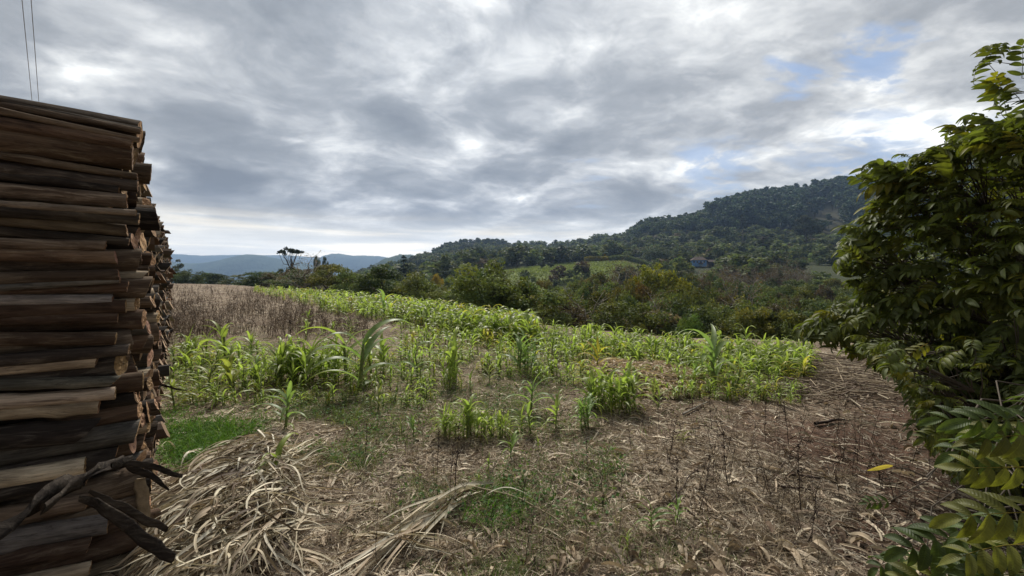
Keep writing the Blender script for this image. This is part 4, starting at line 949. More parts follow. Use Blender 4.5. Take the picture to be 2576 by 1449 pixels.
CL = [(770, 965, 88, 20, 100, 42, 'corn plant in the big dense clump left of the tallest left plant', 'corn plants of the big dense left clump', None),
      (1136, 970, 20, 12, 110, 7, 'corn plant in the narrow stacked clump of the middle field', 'corn plants of the narrow stacked clump', None),
      (1322, 935, 32, 12, 88, 9, 'corn plant in the dark green clump behind the bare middle patch', 'corn plants of the dark green middle clump', DGN),
      (1150, 1095, 40, 12, 82, 14, 'corn plant in the left part of the long front clump', 'corn plants of the long front clump, left part', None),
      (1225, 1098, 62, 12, 66, 18, 'corn plant in the lower right part of the long front clump', 'corn plants of the long front clump, right part', YG),
      (1545, 1035, 64, 15, 92, 30, 'corn plant in the dense right front clump below the husk heap', 'corn plants of the right front clump', None),
      (1466, 1080, 16, 6, 75, 5, 'corn plant in the small tuft left of the right front clump', 'corn plants of the small tuft', DGN),
      (1970, 925, 48, 22, 62, 12, 'corn plant in the right clump near the brow and the tree', 'corn plants of the right brow clump', YG),
      (2215, 935, 62, 18, 48, 12, 'corn plant in the small clump beneath the right tree', 'corn plants of the clump beneath the tree', YG),
      (1895, 920, 40, 20, 55, 6, 'corn plant between the tallest right one and the brow clump', 'corn plants right of the tallest right one', None),
      (560, 960, 130, 75, 66, 30, 'corn plant scattered among low weeds near the log pile', 'corn plants scattered near the log pile', None),
      (820, 850, 70, 28, 50, 8, 'corn plant behind the big dense clump at the edge of the bare track', 'corn plants at the edge of the bare track', None)]
for cx, by, rx, ry, hh, n, lb, gr, tn in CL:
    for i in range(n):
        a = rnd(0, 6.28); r = rnd()**.5; corn(cx+rx*r*math.cos(a), by+ry*r*math.sin(a), by+ry*r*math.sin(a)-hh*rnd(.6, 1.18), lb, gr, (np.array((1.15, 1.15, 1.0)) if tn is None else tn*1.1)*rnd(.85, 1.2), 1.05)
BR = np.array([(640, 727), (780, 742), (1000, 772), (1300, 828), (1700, 874), (2050, 898)], float)
def band_plants(n, x0, x1, yr, hmin, hmax):
    px = rnd(x0, x1, n); y0 = np.interp(px, BR[:, 0], BR[:, 1]); by = y0+rnd(0, 1, n)**1.3*yr; D = EYE*FPX/(by-HY); h = rnd(hmin, hmax, n)
    return px, by, h*FPX/D
for x0, x1, n, yr, lb, gr in ((980, 1330, 34, 50, 'yellow-green corn plant in the middle stretch of the dense far band', 'corn plants in the middle of the far band'),
                              (1330, 1720, 30, 48, 'yellow-green corn plant in the right stretch of the far band along the brow', 'corn plants in the right stretch of the far band'),
                              (1720, 2040, 18, 40, 'corn plant on the brow behind the tallest right one', 'corn plants on the right brow'),):
    px, by, hp = band_plants(n, x0, x1, yr, .30, .62)
    for a, b, c in zip(px, by, hp): corn(a, b, b-c, lb, gr, np.array((1.15, 1.15, 1.0))*rnd(.8, 1.2), 1.0)
for i in range(300-n_corn):
    px = rnd(980, 2000); by = rnd(875, 1010) if px < 1480 else rnd(875, 925); by = max(by, np.interp(px, BR[:, 0], BR[:, 1])+20)
    corn(px, by, by-rnd(26, 62), 'small corn plant scattered over the littered middle of the field', 'small corn plants scattered over the middle', None, 1.2)
print('corn', n_corn)
def corn_band():
    parts = []
    P_ = []
    for i in range(5):
        l, s = corn_geo(i+90, 8, 1.25, .55); a = l.arrays(); b = s.arrays(); P_.append((a[0], a[1], a[2], a[3], [0]*len(a[1]))); P_.append((b[0], b[1], b[2], b[3], [0]*len(b[1])))
    n = 1850; k1 = int(n*.74)
    px, by, hp = [np.concatenate(t) for t in zip(band_plants(k1, 640, 1340, 42, .22, .72), band_plants(n-k1, 1200, 2040, 62, .14, .44))]
    by = by+np.where((px < 1000), 0, 0); keep = ~((px < 1000) & (by > np.interp(px, [640, 760, 1000], [738, 768, 850])))
    px, by, hp = px[keep], by[keep], hp[keep]
    n2 = 1250; px2 = np.concatenate([rnd(1000, 2020, 850), rnd(430, 1100, 400)]); by2 = np.where(np.arange(n2) < 850, np.interp(px2, BR[:, 0], BR[:, 1])+rnd(20, 130, n2), rnd(890, 1030, n2)); h2 = 12+38*rnd(0, 1, n2)**1.6; px, by, hp = np.concatenate([px, px2]), np.concatenate([by, by2]), np.concatenate([hp, h2])
    x, D = G(px, by); h = hp/FPX*D; sel = RNG.integers(0, 5, len(x))
    for i in range(5):
        m = sel == i; k = m.sum(); M3 = rotz(rnd(0, 6.28, k))*np.stack([h[m]*1.1, h[m]*1.1, h[m]], -1)[:, None, :]; loc = np.stack([x[m], D[m], gz(x[m], D[m])], -1)
        c = np.array((1.12, 1.12, 1.0))*rnd(.7, 1.3, (k, 1))*np.where(rnd(0, 1, (k, 1)) < .12, np.array([[1.35, 1.0, .8]]), 1); parts.append(instance_arrays(P_[2*i], M3, loc, c)); parts.append(instance_arrays(P_[2*i+1], M3, loc, None))
    put('corn_band', merge('corn_band', parts, [M_CORN], True), label='dense band of small corn plants along the far edge of the field', cat='corn', kind='stuff')
corn_band()

# ------------------------------------------------------------------ ground cover
def scatter(n, x0, x1, y0, y1, dens=None):
    px = rnd(x0, x1, n); py = rnd(y0, y1, n); x, D = G(px, py)
    if dens is not None:
        k = rnd(0, 1, n) < dens(x, D, px, py); x, D, px, py = x[k], D[k], px[k], py[k]
    return x, D, px, py
def pal(n, cols, w, lo=.7, hi=1.3):
    i = RNG.choice(len(cols), n, p=np.array(w)/np.sum(w)); return np.array(cols)[i]*rnd(lo, hi, (n, 1))
def blades(name, x, y, L, wd, el, droop, curl, cols, mat, label, cat, k=4, z0=0., twist=1.2, prof=None, thing=False):
    n = len(x); a = rnd(0, 6.28, n); base = np.stack([x, y, gz(x, y)+z0], -1); d0 = np.stack([np.cos(a)*np.cos(el), np.sin(a)*np.cos(el), np.sin(el)], -1)
    pt = arc_paths(base, d0, L, droop, k, curl); g0 = gz(pt[..., 0], pt[..., 1])+.003; pt[..., 2] = np.maximum(pt[..., 2], g0)
    V, F, t, uv = path_ribbons(pt, wd, None, prof or (lambda t: 1-.75*t), 0., 2, rnd(-twist, twist, n))
    put(name, make_mesh(name, V, [F], [mat], col=np.repeat(cols, k*2, 0)), label=label, cat=cat, kind=None if thing else 'stuff')
def ground_cover():
    STR = [(.60, .52, .40), (.42, .34, .25), (.23, .175, .13), (.08, .058, .045), (.72, .64, .51)]
    inside = lambda x, y: (y < browD(pxy(x, y)[0])+1.5)
    # straw and chaff
    x, y, px, py = scatter(230000, -150, 2750, 722, 1560, lambda x, y, px, py: (.22+.78*straw_cover(x, y))*(1-.65*greenness(x, y))*inside(x, y))
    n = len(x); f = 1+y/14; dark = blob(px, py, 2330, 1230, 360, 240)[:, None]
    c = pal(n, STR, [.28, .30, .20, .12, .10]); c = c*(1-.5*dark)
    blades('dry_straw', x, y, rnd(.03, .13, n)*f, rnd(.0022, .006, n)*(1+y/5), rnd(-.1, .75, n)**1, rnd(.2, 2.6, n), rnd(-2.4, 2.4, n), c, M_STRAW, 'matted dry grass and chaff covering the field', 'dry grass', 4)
    # longer flat corn-leaf scraps
    x, y, px, py = scatter(15000, -100, 2650, 760, 1500, lambda x, y, px, py: (.15+.6*straw_cover(x, y)+.5*blob(px, py, 1500, 900, 600, 60))*(1-.6*greenness(x, y))*inside(x, y))
    n = len(x); c = pal(n, [(.55, .47, .36), (.38, .30, .22), (.20, .15, .11)], [.4, .38, .22])
    blades('corn_leaf_litter', x, y, rnd(.08, .30, n), rnd(.008, .02, n)*(1+y/18), rnd(-.05, .3, n), rnd(.3, 1.5, n), rnd(-1.6, 1.6, n), c, M_DRYLEAF, 'scraps of dry corn leaf lying over the field', 'dry leaves', 6, .008, .9, lambda t: np.sin(np.pi*np.clip(t*.9+.05, 0, 1))**.5)
    # tufts of standing dry grass
    tx, ty, px, py = scatter(900, 800, 2400, 980, 1460, lambda x, y, px, py: straw_cover(x, y)*.9)
    m = 26; x = np.repeat(tx, m)+RNG.normal(size=len(tx)*m)*.05; y = np.repeat(ty, m)+RNG.normal(size=len(tx)*m)*.05; n = len(x)
    blades('dry_grass_tufts', x, y, rnd(.06, .22, n), rnd(.002, .0045, n), rnd(.5, 1.5, n), rnd(.6, 3.2, n), rnd(-1, 1, n), pal(n, [(.34, .28, .19), (.24, .19, .135), (.17, .125, .09)], [.4, .4, .2]), M_STRAW, 'standing tufts of pale dry grass', 'dry grass', 5)
    # living grass
    x, y, px, py = scatter(230000, 200, 2400, 790, 1520, lambda x, y, px, py: greenness(x, y)**1.3*1.0)
    n = len(x); bright = np.maximum(blob(px, py, 520, 1100, 140, 85), blob(px, py, 1265, 1290, 90, 50))[:, None]
    c = pal(n, [(.11, .165, .055), (.16, .21, .08), (.24, .26, .12)], [.45, .35, .2])*(1-.15*bright)*np.where(bright > .3, np.array([[.85, 1.3, .6]]), 1)
    blades('green_grass', x, y, rnd(.03, .11, n)*(1+.5*bright[:, 0])*(1+y/12), rnd(.0022, .0045, n)*(1+y/5), rnd(.6, 1.5, n), rnd(.2, 2.2, n), rnd(-.8, .8, n), c, M_GRASS, 'patches of fresh green grass between the straw', 'grass', 4)
    # low broad-leaved weeds
    x, y, px, py = scatter(45000, 430, 1900, 880, 1330, lambda x, y, px, py: np.clip(greenness(x, y)-.12, 0, 1)*.9*(1-blob(px, py, 520, 1100, 130, 70)))
    n = len(x); C = np.stack([x, y, gz(x, y)+rnd(.01, .09, n)], -1); V, F = leaf_quads(C, .028, np.array([[0, 0, 1.]]), 1.3)
    put('low_weeds', make_mesh('low_weeds', V, [F], [M_GRASS], col=np.repeat(pal(n, [(.09, .17, .06), (.15, .22, .08)], [.6, .4]), 4, 0)), label='low round-leaved green weeds creeping over the soil', cat='weeds', kind='stuff')
    # brown brush on the left and thin dead stems on the right
    def brush(name, n, x0, x1, y0, y1, dens, hmin, hmax, cols, label, w=.006):
        x, y, px, py = scatter(n, x0, x1, y0, y1, dens); n = len(x); h = rnd(hmin, hmax, n)
        a = rnd(0, 6.28, n); el = rnd(1.15, 1.55, n); base = np.stack([x, y, gz(x, y)], -1); d0 = np.stack([np.cos(a)*np.cos(el), np.sin(a)*np.cos(el), np.sin(el)], -1)
        pt = arc_paths(base, d0, h, .15, 4, rnd(-.4, .4, n)); ww = w*(1+y/9); c0 = pal(n, cols, np.ones(len(cols)))
        V, F, t, uv = path_ribbons(pt, ww, None, lambda t: 1-.6*t, 0, 2, rnd(-1.5, 1.5, n)); Vs = [V]; Fs = [F]; Cs = [np.repeat(c0, 8, 0)]; o = len(V)
        for j in range(6):
            k = RNG.integers(1, 4, n); b = pt[np.arange(n), k]; a = rnd(0, 6.28, n); el = rnd(.2, 1.2, n); d0 = np.stack([np.cos(a)*np.cos(el), np.sin(a)*np.cos(el), np.sin(el)], -1)
            p2 = arc_paths(b, d0, h*rnd(.15, .4, n), 0., 3, rnd(-.8, .8, n)); V, F, t, uv = path_ribbons(p2, ww*.75, None, lambda t: 1-.5*t, 0, 2, rnd(-1.5, 1.5, n)); Vs.append(V); Fs.append(F+o); Cs.append(np.repeat(c0, 6, 0)); o += len(V)
        put(name, make_mesh(name, np.concatenate(Vs), [np.concatenate(Fs)], [M_ATTR], col=np.concatenate(Cs)), label=label, cat='weeds', kind='stuff')
    def dl(x, y, px, py):
        e = np.interp(px, [380, 640, 760, 900, 1000], [905, 800, 840, 850, 770]); t = np.interp(px, [380, 560, 640, 720, 800, 1000], [712, 722, 735, 755, 790, 850]); return ((py > t) & (py < e+40))*np.where(py < e, 1., .35)*(.18+1.1*(fbm(x/1.6, y/1.6, 61, 3) > .47))
    brush('brown_brush', 10500, 300, 980, 713, 930, dl, .12, .55, [(.15, .115, .085), (.085, .063, .048), (.26, .205, .15)], 'thicket of dry brown weeds covering the left part of the field', .005)
    brush('dead_stems', 420, 1650, 2420, 985, 1460, lambda x, y, px, py: blob(px, py, 2030, 1170, 330, 170)*.9, .12, .42, [(.06, .045, .036), (.09, .066, .052)], 'thin dark dead weed stems standing in the right foreground', .0035)
    brush('weed_stems', 260, 850, 1800, 960, 1450, lambda x, y, px, py: .6+0*x, .10, .30, [(.045, .034, .026)], 'thin dark weed stems dotted over the middle foreground', .003)
    # flattened stalks on the right brow
    x, y, px, py = scatter(850, 1950, 2420, 895, 1020, lambda x, y, px, py: blob(px, py, 2180, 945, 190, 60)*1.)
    n = len(x); a = RNG.normal(size=n)*.7-.15+np.where(rnd(0, 1, n) < .4, rnd(-1.5, 1.5, n), 0)+math.pi; L = rnd(.25, 1.1, n); t = np.linspace(-.5, .5, 4)
    X = x[:, None]+np.cos(a)[:, None]*L[:, None]*t; Y = y[:, None]+np.sin(a)[:, None]*L[:, None]*t; Z = gz(X, Y)+rnd(.01, .10, n)[:, None]+t[None]*rnd(-.1, .1, n)[:, None]
    V, F = tubes(np.stack([X, Y, Z], -1), np.repeat(rnd(.003, .009, n)[:, None], 4, 1), 5)
    put('flattened_stalks', make_mesh('flattened_stalks', V, F, [M_ATTR], col=np.repeat(pal(n, [(.30, .24, .17), (.20, .155, .115), (.12, .09, .07), (.40, .34, .25)], [.3, .3, .25, .15]), 20, 0)), label='flattened dry corn stalks lying on the brow below the right tree', cat='dry stalks', kind='stuff')
    # leaning cut stalks at the foot of the far band
    x, y, px, py = scatter(900, 720, 1120, 742, 845, lambda x, y, px, py: (np.abs(py-np.interp(px, [700, 800, 1000, 1120], [752, 778, 812, 840])) < 14)*.8)
    n = len(x); blades('leaning_stubble', x, y, rnd(.3, .7, n), rnd(.012, .02, n)*(1+y/16), rnd(.2, .9, n), rnd(0, .3, n), rnd(-.1, .1, n), pal(n, [(.36, .30, .21), (.24, .19, .14)], [.6, .4]), M_STRAW, 'pale leaning stubble at the foot of the far corn band', 'stubble', 3)
ground_cover()
def draped(n, X0, Y0, ang, L, wd, zf, lift, arch, k=12, turn=.8, prof=None, fold=.3, twist=1.1):
    t = np.linspace(0, 1, k); a = ang[:, None]+turn*(rnd(-1, 1, n)[:, None]*t+rnd(-.35, .35, n)[:, None]*np.sin(t*6+rnd(0, 6, n)[:, None]))
    st = (L/(k-1))[:, None]; X = X0[:, None]+np.cumsum(np.cos(a)*st, 1)-np.cos(a[:, :1])*st*k/2; Y = Y0[:, None]+np.cumsum(np.sin(a)*st, 1)-np.sin(a[:, :1])*st*k/2
    Z = zf(X, Y)+lift[:, None]+arch[:, None]*np.sin(np.pi*t)[None]*1.; pt = np.stack([X, Y, Z], -1)
    tw = rnd(-twist, twist, n)[:, None]+rnd(-1.2, 1.2, n)[:, None]*t[None]
    return path_ribbons(pt, wd, None, prof or (lambda t: np.clip(np.minimum(t*5+.3, 1)*(1-t**3), .05, 1)), fold, 3, tw)
CREAM = [(.60, .54, .42), (.48, .41, .30), (.29, .23, .165), (.15, .11, .08), (.66, .61, .51)]
def leaf_heap():
    cx, cy = -1.92, 2.72
    ca, sa = -.47, .88
    def mound(X, Y):
        u = ((X-cx)*sa-(Y-cy)*ca)/.46; v = ((X-cx)*ca+(Y-cy)*sa)/1.15; q = u*u+v*v; return gz(X, Y)+.12*np.clip(1-q, 0, 1)**.8
    g = Geo(); xs = np.linspace(cx-.95, cx+.95, 44); XX, YY = np.meshgrid(xs, np.linspace(cy-1.2, cy+1.2, 50), indexing='ij')
    Vm = np.stack([XX, YY, mound(XX, YY)-.02-.03*(fbm(XX*9, YY*9, 3) > .5)], -1).reshape(-1, 3); g.add(Vm, grid_faces(1, 44, 50), (.07, .05, .035))
    n = 1700; r = rnd(0, 1, n)**.5*.95; a = rnd(0, 6.28, n); uu = .38*r*np.cos(a); vv = 1.05*r*np.sin(a); X0 = cx+uu*sa+vv*ca; Y0 = cy-uu*ca+vv*sa
    ang = -1.75+uu*1.4+RNG.normal(size=n)*.38+np.where(rnd(0, 1, n) < .12, rnd(-1.5, 1.5, n), 0)
    L = rnd(.15, .6, n); V, F, t, uv = draped(n, X0, Y0, ang, L, rnd(.005, .020, n), mound, rnd(.0, .11, n), rnd(0, .08, n), 14, 1.5)
    c = pal(n, CREAM, [.24, .28, .26, .15, .07]); stain = 1-.5*np.clip(fbm(uv[:, 0]*3+np.repeat(rnd(0, 90, n), 42), uv[:, 1]*.8, 77, 3)-.45, 0, 1)[:, None]*4*.5
    g.add(V, F, np.repeat(c, 42, 0)*np.clip(stain, .3, 1), uv)
    def sweep(n, px0, py0, sx, sy, a0, a1, L0, L1, w0, w1):
        X0, Y0 = G(px0+rnd(-sx, sx, n), py0+rnd(-sy, sy, n)); V, F, t, uv = draped(n, X0, Y0, rnd(a0, a1, n), rnd(L0, L1, n), rnd(w0, w1, n), mound, rnd(.01, .08, n), rnd(0, .06, n), 14, .4)
        g.add(V, F, np.repeat(pal(n, CREAM, [.4, .3, .2, .05, .05]), 42, 0), uv)
    sweep(60, 735, 1195, 40, 40, 1.25, 1.75, .4, .9, .008, .02)      # leaves swept up towards the upper right
    sweep(8, 830, 1265, 60, 30, -.2, .3, .3, .6, .006, .014)        # a few reaching out to the right
    sweep(8, 780, 1400, 60, 40, -.9, .2, .3, .6, .008, .016)
    n = 34; px = rnd(440, 800, n); py = rnd(1130, 1210, n); x, y = G(px, py); a = rnd(0, 6.28, n); el = rnd(.4, 1.2, n)
    pt = arc_paths(np.stack([x, y, mound(x, y)+.02], -1), np.stack([np.cos(a)*np.cos(el), np.sin(a)*np.cos(el), np.sin(el)], -1), rnd(.18, .42, n), rnd(1.5, 3.6, n), 12, rnd(-.7, .7, n))
    V, F, t, uv = path_ribbons(pt, rnd(.01, .022, n), None, lambda t: np.clip(1-t**2, .05, 1), .3, 3, rnd(-1, 1, n)[:, None]+rnd(-2, 2, n)[:, None]*np.linspace(0, 1, 12)); g.add(V, F, np.repeat(pal(n, CREAM, [.5, .3, .1, 0, .1]), 36, 0), uv)
    put('dry_leaf_heap', g.mesh('dry_leaf_heap', [M_DRYLEAF], True), label='big tangled heap of long cream dry corn leaves at the foot of the log pile', cat='leaf heap')
leaf_heap()
def bundle(name, tip, tail, n, spread, Lr, wr, label, cat, stalk=None, cols=CREAM, lift=.05):
    g = Geo(); a0 = np.array(G(*tip)); a1 = np.array(G(*tail)); d = a1-a0; ang0 = math.atan2(d[1], d[0]); Ld = np.hypot(*d)
    s = rnd(.1, .9, n); X0 = a0[0]+d[0]*s+rnd(-1, 1, n)*.10*spread*s; Y0 = a0[1]+d[1]*s+rnd(-1, 1, n)*.10*spread*s; ang = ang0+RNG.normal(size=n)*.2*spread
    V, F, t, uv = draped(n, X0, Y0, ang, rnd(*Lr, n), rnd(*wr, n), gz, rnd(.01, lift+.02, n), rnd(0, .07, n), 14, .35)
    g.add(V, F, np.repeat(pal(n, cols, [.45, .25, .12, .03, .15]), 42, 0), uv)
    if stalk is not None:
        q = np.array([[*G(px, py), 0] for px, py in stalk]); q[:, 2] = gz(q[:, 0], q[:, 1])+np.linspace(.08, .02, len(q)); tt = np.linspace(0, 1, 12)
        Pt = np.stack([np.interp(tt, np.linspace(0, 1, len(q)), q[:, i]) for i in range(3)], -1)[None]; V, F = tubes(Pt, np.linspace(.008, .003, 12)[None], 6); g.add(V, F, (.30, .25, .16))
    put(name, g.mesh(name, [M_DRYLEAF], True), label=label, cat=cat)
bundle('dry_corn_stalk', (1185, 1250), (900, 1440), 42, 1.0, (.4, .85), (.012, .028), 'fallen dry corn plant with long cream leaves in the middle foreground', 'dry corn plant', [(1185, 1252), (1300, 1270), (1400, 1320), (1500, 1400)])
bundle('dry_corn_leaf', (1075, 1210), (1140, 1285), 3, .5, (.22, .34), (.012, .02), 'curved single dry leaf standing up behind the fallen dry corn plant', 'dry leaf', None, CREAM, .1)
bundle('dry_corn_leaf', (880, 1360), (1160, 1400), 7, .6, (.3, .6), (.008, .018), 'thin dry leaves crossing below the fallen dry corn plant', 'dry leaves', [(930, 1372), (1060, 1390), (1160, 1400)])
bundle('dry_corn_leaf', (1130, 1262), (1330, 1265), 3, .3, (.3, .5), (.006, .01), 'long flat dry leaf lying over the fresh green grass patch', 'dry leaf', None)
bundle('dry_corn_stalk', (960, 1120), (860, 1250), 5, 1.0, (.15, .35), (.006, .012), 'small dry corn stalk with a few leaves right of the leaf heap', 'dry corn plant', [(985, 1110), (940, 1165), (880, 1235)])
def husk_heap():
    c0 = np.array(G(1610, 945)); rx, ry = .95, 1.15
    def mound(X, Y):
        q = ((X-c0[0])/rx)**2+((Y-c0[1])/ry)**2; return gz(X, Y)+.13*np.clip(1-q, 0, 1)
    n = 3400; r = rnd(0, 1, n)**.5*1.05; a = rnd(0, 6.28, n); X0 = c0[0]+rx*r*np.cos(a); Y0 = c0[1]+ry*r*np.sin(a)
    V, F, t, uv = draped(n, X0, Y0, rnd(0, 6.28, n), rnd(.06, .17, n), rnd(.02, .05, n), mound, rnd(0, .035, n), rnd(.005, .04, n), 6, 1.2, None, .5)
    g = Geo(); g.add(V, F, np.repeat(pal(n, [(.60, .50, .38), (.48, .38, .28), (.32, .24, .17), (.66, .57, .45)], [.35, .3, .15, .2]), 18, 0), uv)
    put('husk_heap', g.mesh('husk_heap', [M_DRYLEAF]), label='low spread heap of pale corn husks in the middle of the field', cat='husk heap')
    x, y, px, py = scatter(900, 1100, 2350, 880, 1480, lambda x, y, px, py: np.maximum(.75*blob(px, py, 1750, 1400, 520, 75), np.maximum(.5*blob(px, py, 1780, 985, 200, 50), .16)))
    n = len(x); V, F, t, uv = draped(n, x, y, rnd(0, 6.28, n), rnd(.06, .16, n), rnd(.018, .045, n), gz, rnd(.005, .03, n), rnd(.005, .03, n), 7, 1.2, lambda t: np.sin(np.pi*np.clip(t*.86+.1, 0, 1))**.7, .7)
    put('corn_husks', make_mesh('corn_husks', V, [F], [M_DRYLEAF], col=np.repeat(pal(n, [(.38, .30, .215), (.27, .205, .145), (.46, .38, .28), (.18, .13, .095)], [.3, .3, .2, .2]), 21, 0)), label='crumpled pale corn husks strewn over the foreground', cat='husks', kind='stuff')
husk_heap()
def sticks():
    S = [((2050, 1072), (2125, 1066), .018, 'thick dark stick lying at the edge of the near tree shade'), ((1720, 1045), (1780, 1015), .012, 'pale forked stick below the right corn plants'),
         ((1988, 1200), (2060, 1208), .012, 'dark stick lying in the right foreground'), ((1960, 1232), (2040, 1236), .010, 'dark stick just below the other stick in the right foreground'),
         ((1690, 1270), (1760, 1180), .006, 'thin slanting twig in the right foreground'), ((1870, 1395), (2010, 1370), .006, 'thin dark twig along the bottom right'),
         ((2260, 1375), (2330, 1345), .010, 'dark stick half hidden by the lowest leaves')]
    for (a, b, r, lb) in S:
        p, q = np.array(G(*a)), np.array(G(*b)); t = np.linspace(0, 1, 8)[:, None]; xy = p+(q-p)*t+RNG.normal(size=(8, 2))*.006
        Pt = np.concatenate([xy, (gz(xy[:, 0], xy[:, 1])+r+.012)[:, None]], 1)[None]; V, F = tubes(Pt, (r*np.linspace(1, .6, 8)*rnd(.85, 1.15, 8))[None], 8)
        put('stick', make_mesh('stick', V, F, [M_DEAD if 'pale' not in lb else M_PALE], smooth=True), label=lb, cat='stick')
sticks()
def tall_weeds():
    """tall dark dead weeds one can count in the foreground"""
    pr = []
    for v in range(5):
        g = Geo(); st = wob((0, 0, -.02), (rnd(-.12, .12), rnd(-.12, .12), 1), 7, .012); limb_geo(g, [st], [np.linspace(.008, .003, 7)], 0, 5)
        for j in range(int(rnd(5, 13))):
            s = st[RNG.integers(2, 7)]; e = s+np.array([rnd(-.16, .16), rnd(-.16, .16), rnd(.05, .22)]); limb_geo(g, [wob(s, e, 3, .04)], [[.004, .003, .002]], 0, 4)
        n = 60; k = RNG.integers(3, 7, n); C = st[k]+RNG.normal(size=(n, 3))*.018; V, F = leaf_quads(C, .03); g.add(V, F, (1, 1, 1)); pr.append(g.mesh('dead_weed', [M_DEAD]))
    W_ = [(1100, 1195, 1085, 'dead weed stem standing left of the long corn clump shadow'), (1145, 1265, 1080, 'tall dead weed stem rising behind the fallen dry corn plant'), (1130, 1240, 1130, 'slanting dead weed stem beside the tall one behind the fallen dry corn plant'),
          (1480, 1190, 1110, 'thin dead weed left of the lone weeds'), (1590, 1150, 1060, 'dead weed stem below the right front corn clump'), (1683, 1165, 1050, 'tall dead weed right of the right front corn clump'),
          (1700, 1300, 1165, 'dark seed-headed weed behind the right foreground corn'), (1835, 1240, 1075, 'dark branched weed left of the densest dead stems'), (1925, 1110, 1010, 'thin dead weed above the brown patch'),
          (1985, 1120, 1000, 'dead weed pair stem near the flattened stalks'), (2015, 1290, 1120, 'tallest branched dead weed of the right foreground'), (2040, 1370, 1230, 'branched dead weed at the bottom right'),
          (1790, 1080, 985, 'thin dead weed at the foot of the broad corn plant'), (740, 900, 790, 'tall dark dead weed leaning in the brown thicket'), (470, 790, 735, 'dark stump-like dead weed far left in the thicket'), (1320, 1420, 1290, 'thin dark stem at the bottom centre'),
          (920, 1160, 1070, 'thin dead weed left of the long front corn clump'), (2145, 1200, 1110, 'thin dead weed beside the near tree shade'), (1760, 1290, 1150, 'thin slanting dead weed right of the seed-headed one')]
    for px, by, ty, lb in W_:
        x, D = G(px, by); h = (by-ty)/FPX*D; put('dead_weed', pr[int(RNG.integers(0, 5))], label=lb, cat='weed', loc=(x, D, float(gz(x, D))), rot=(rnd(-.12, .12), rnd(-.12, .12), rnd(0, 6.28)), scale=(h, h, h))
tall_weeds()

# ------------------------------------------------------------------ near tree on the right with feather-like leaves
def pinnate(pairs, L, seed):
    """one compound leaf along +X, top +Z: thin rib and drooping toothed leaflets"""
    g = Geo(); k = pairs*2+2; rib = arc_paths(np.zeros((1, 3)), np.array([[1., 0, .25]]), np.array([L]), .9, k)
    V, F = tubes(rib, np.linspace(.0022, .001, k)[None], 5); g.add(V, F, (.16, .15, .05))
    T = nrm(np.gradient(rib[0], axis=0)); B = []; Dd = []; LL = []
    for i in range(pairs):
        p = rib[0, 2+2*i-(1 if i == 0 else 0)]; t = T[2+2*i-1]; s = nrm(np.cross(t, np.array([0, 0, 1.])))
        for sg in (-1, 1):
            B.append(p); Dd.append(s*sg*.85+t*.55+np.array([0, 0, rnd(-.15, .15)])); LL.append(L*.50*math.sin(math.pi*(i+1.6)/(pairs+2.2))**.5*rnd(.85, 1.12))
    B.append(rib[0, -1]); Dd.append(T[-1]); LL.append(L*.46)
    B = np.array(B); Dd = nrm(np.array(Dd)); LL = np.array(LL); n = len(B); kk = 15
    pt = arc_paths(B, Dd, LL, rnd(.9, 2.8, n), kk, rnd(-.4, .4, n))
    prof = lambda t: np.clip(np.sin(np.pi*np.clip(t, .0, 1)**.78)**.8+.03, .03, 1)
    V, F, t, uv = path_ribbons(pt, LL*.33, None, prof, .35, 5, rnd(-.35, .35, n))
    # toothed margin
    Vr = V.reshape(n, kk, 5, 3); tooth = (np.arange(kk) % 2)[None, :, None]*.06; Vr[:, :, 0] += (Vr[:, :, 1]-Vr[:, :, 0])*tooth; Vr[:, :, 4] += (Vr[:, :, 3]-Vr[:, :, 4])*tooth
    c = np.array((.104, .128, .040))*rnd(.7, 1.3, (n, 1)); g.add(Vr.reshape(-1, 3), F, np.repeat(c, kk*5, 0), uv); return g.arrays()
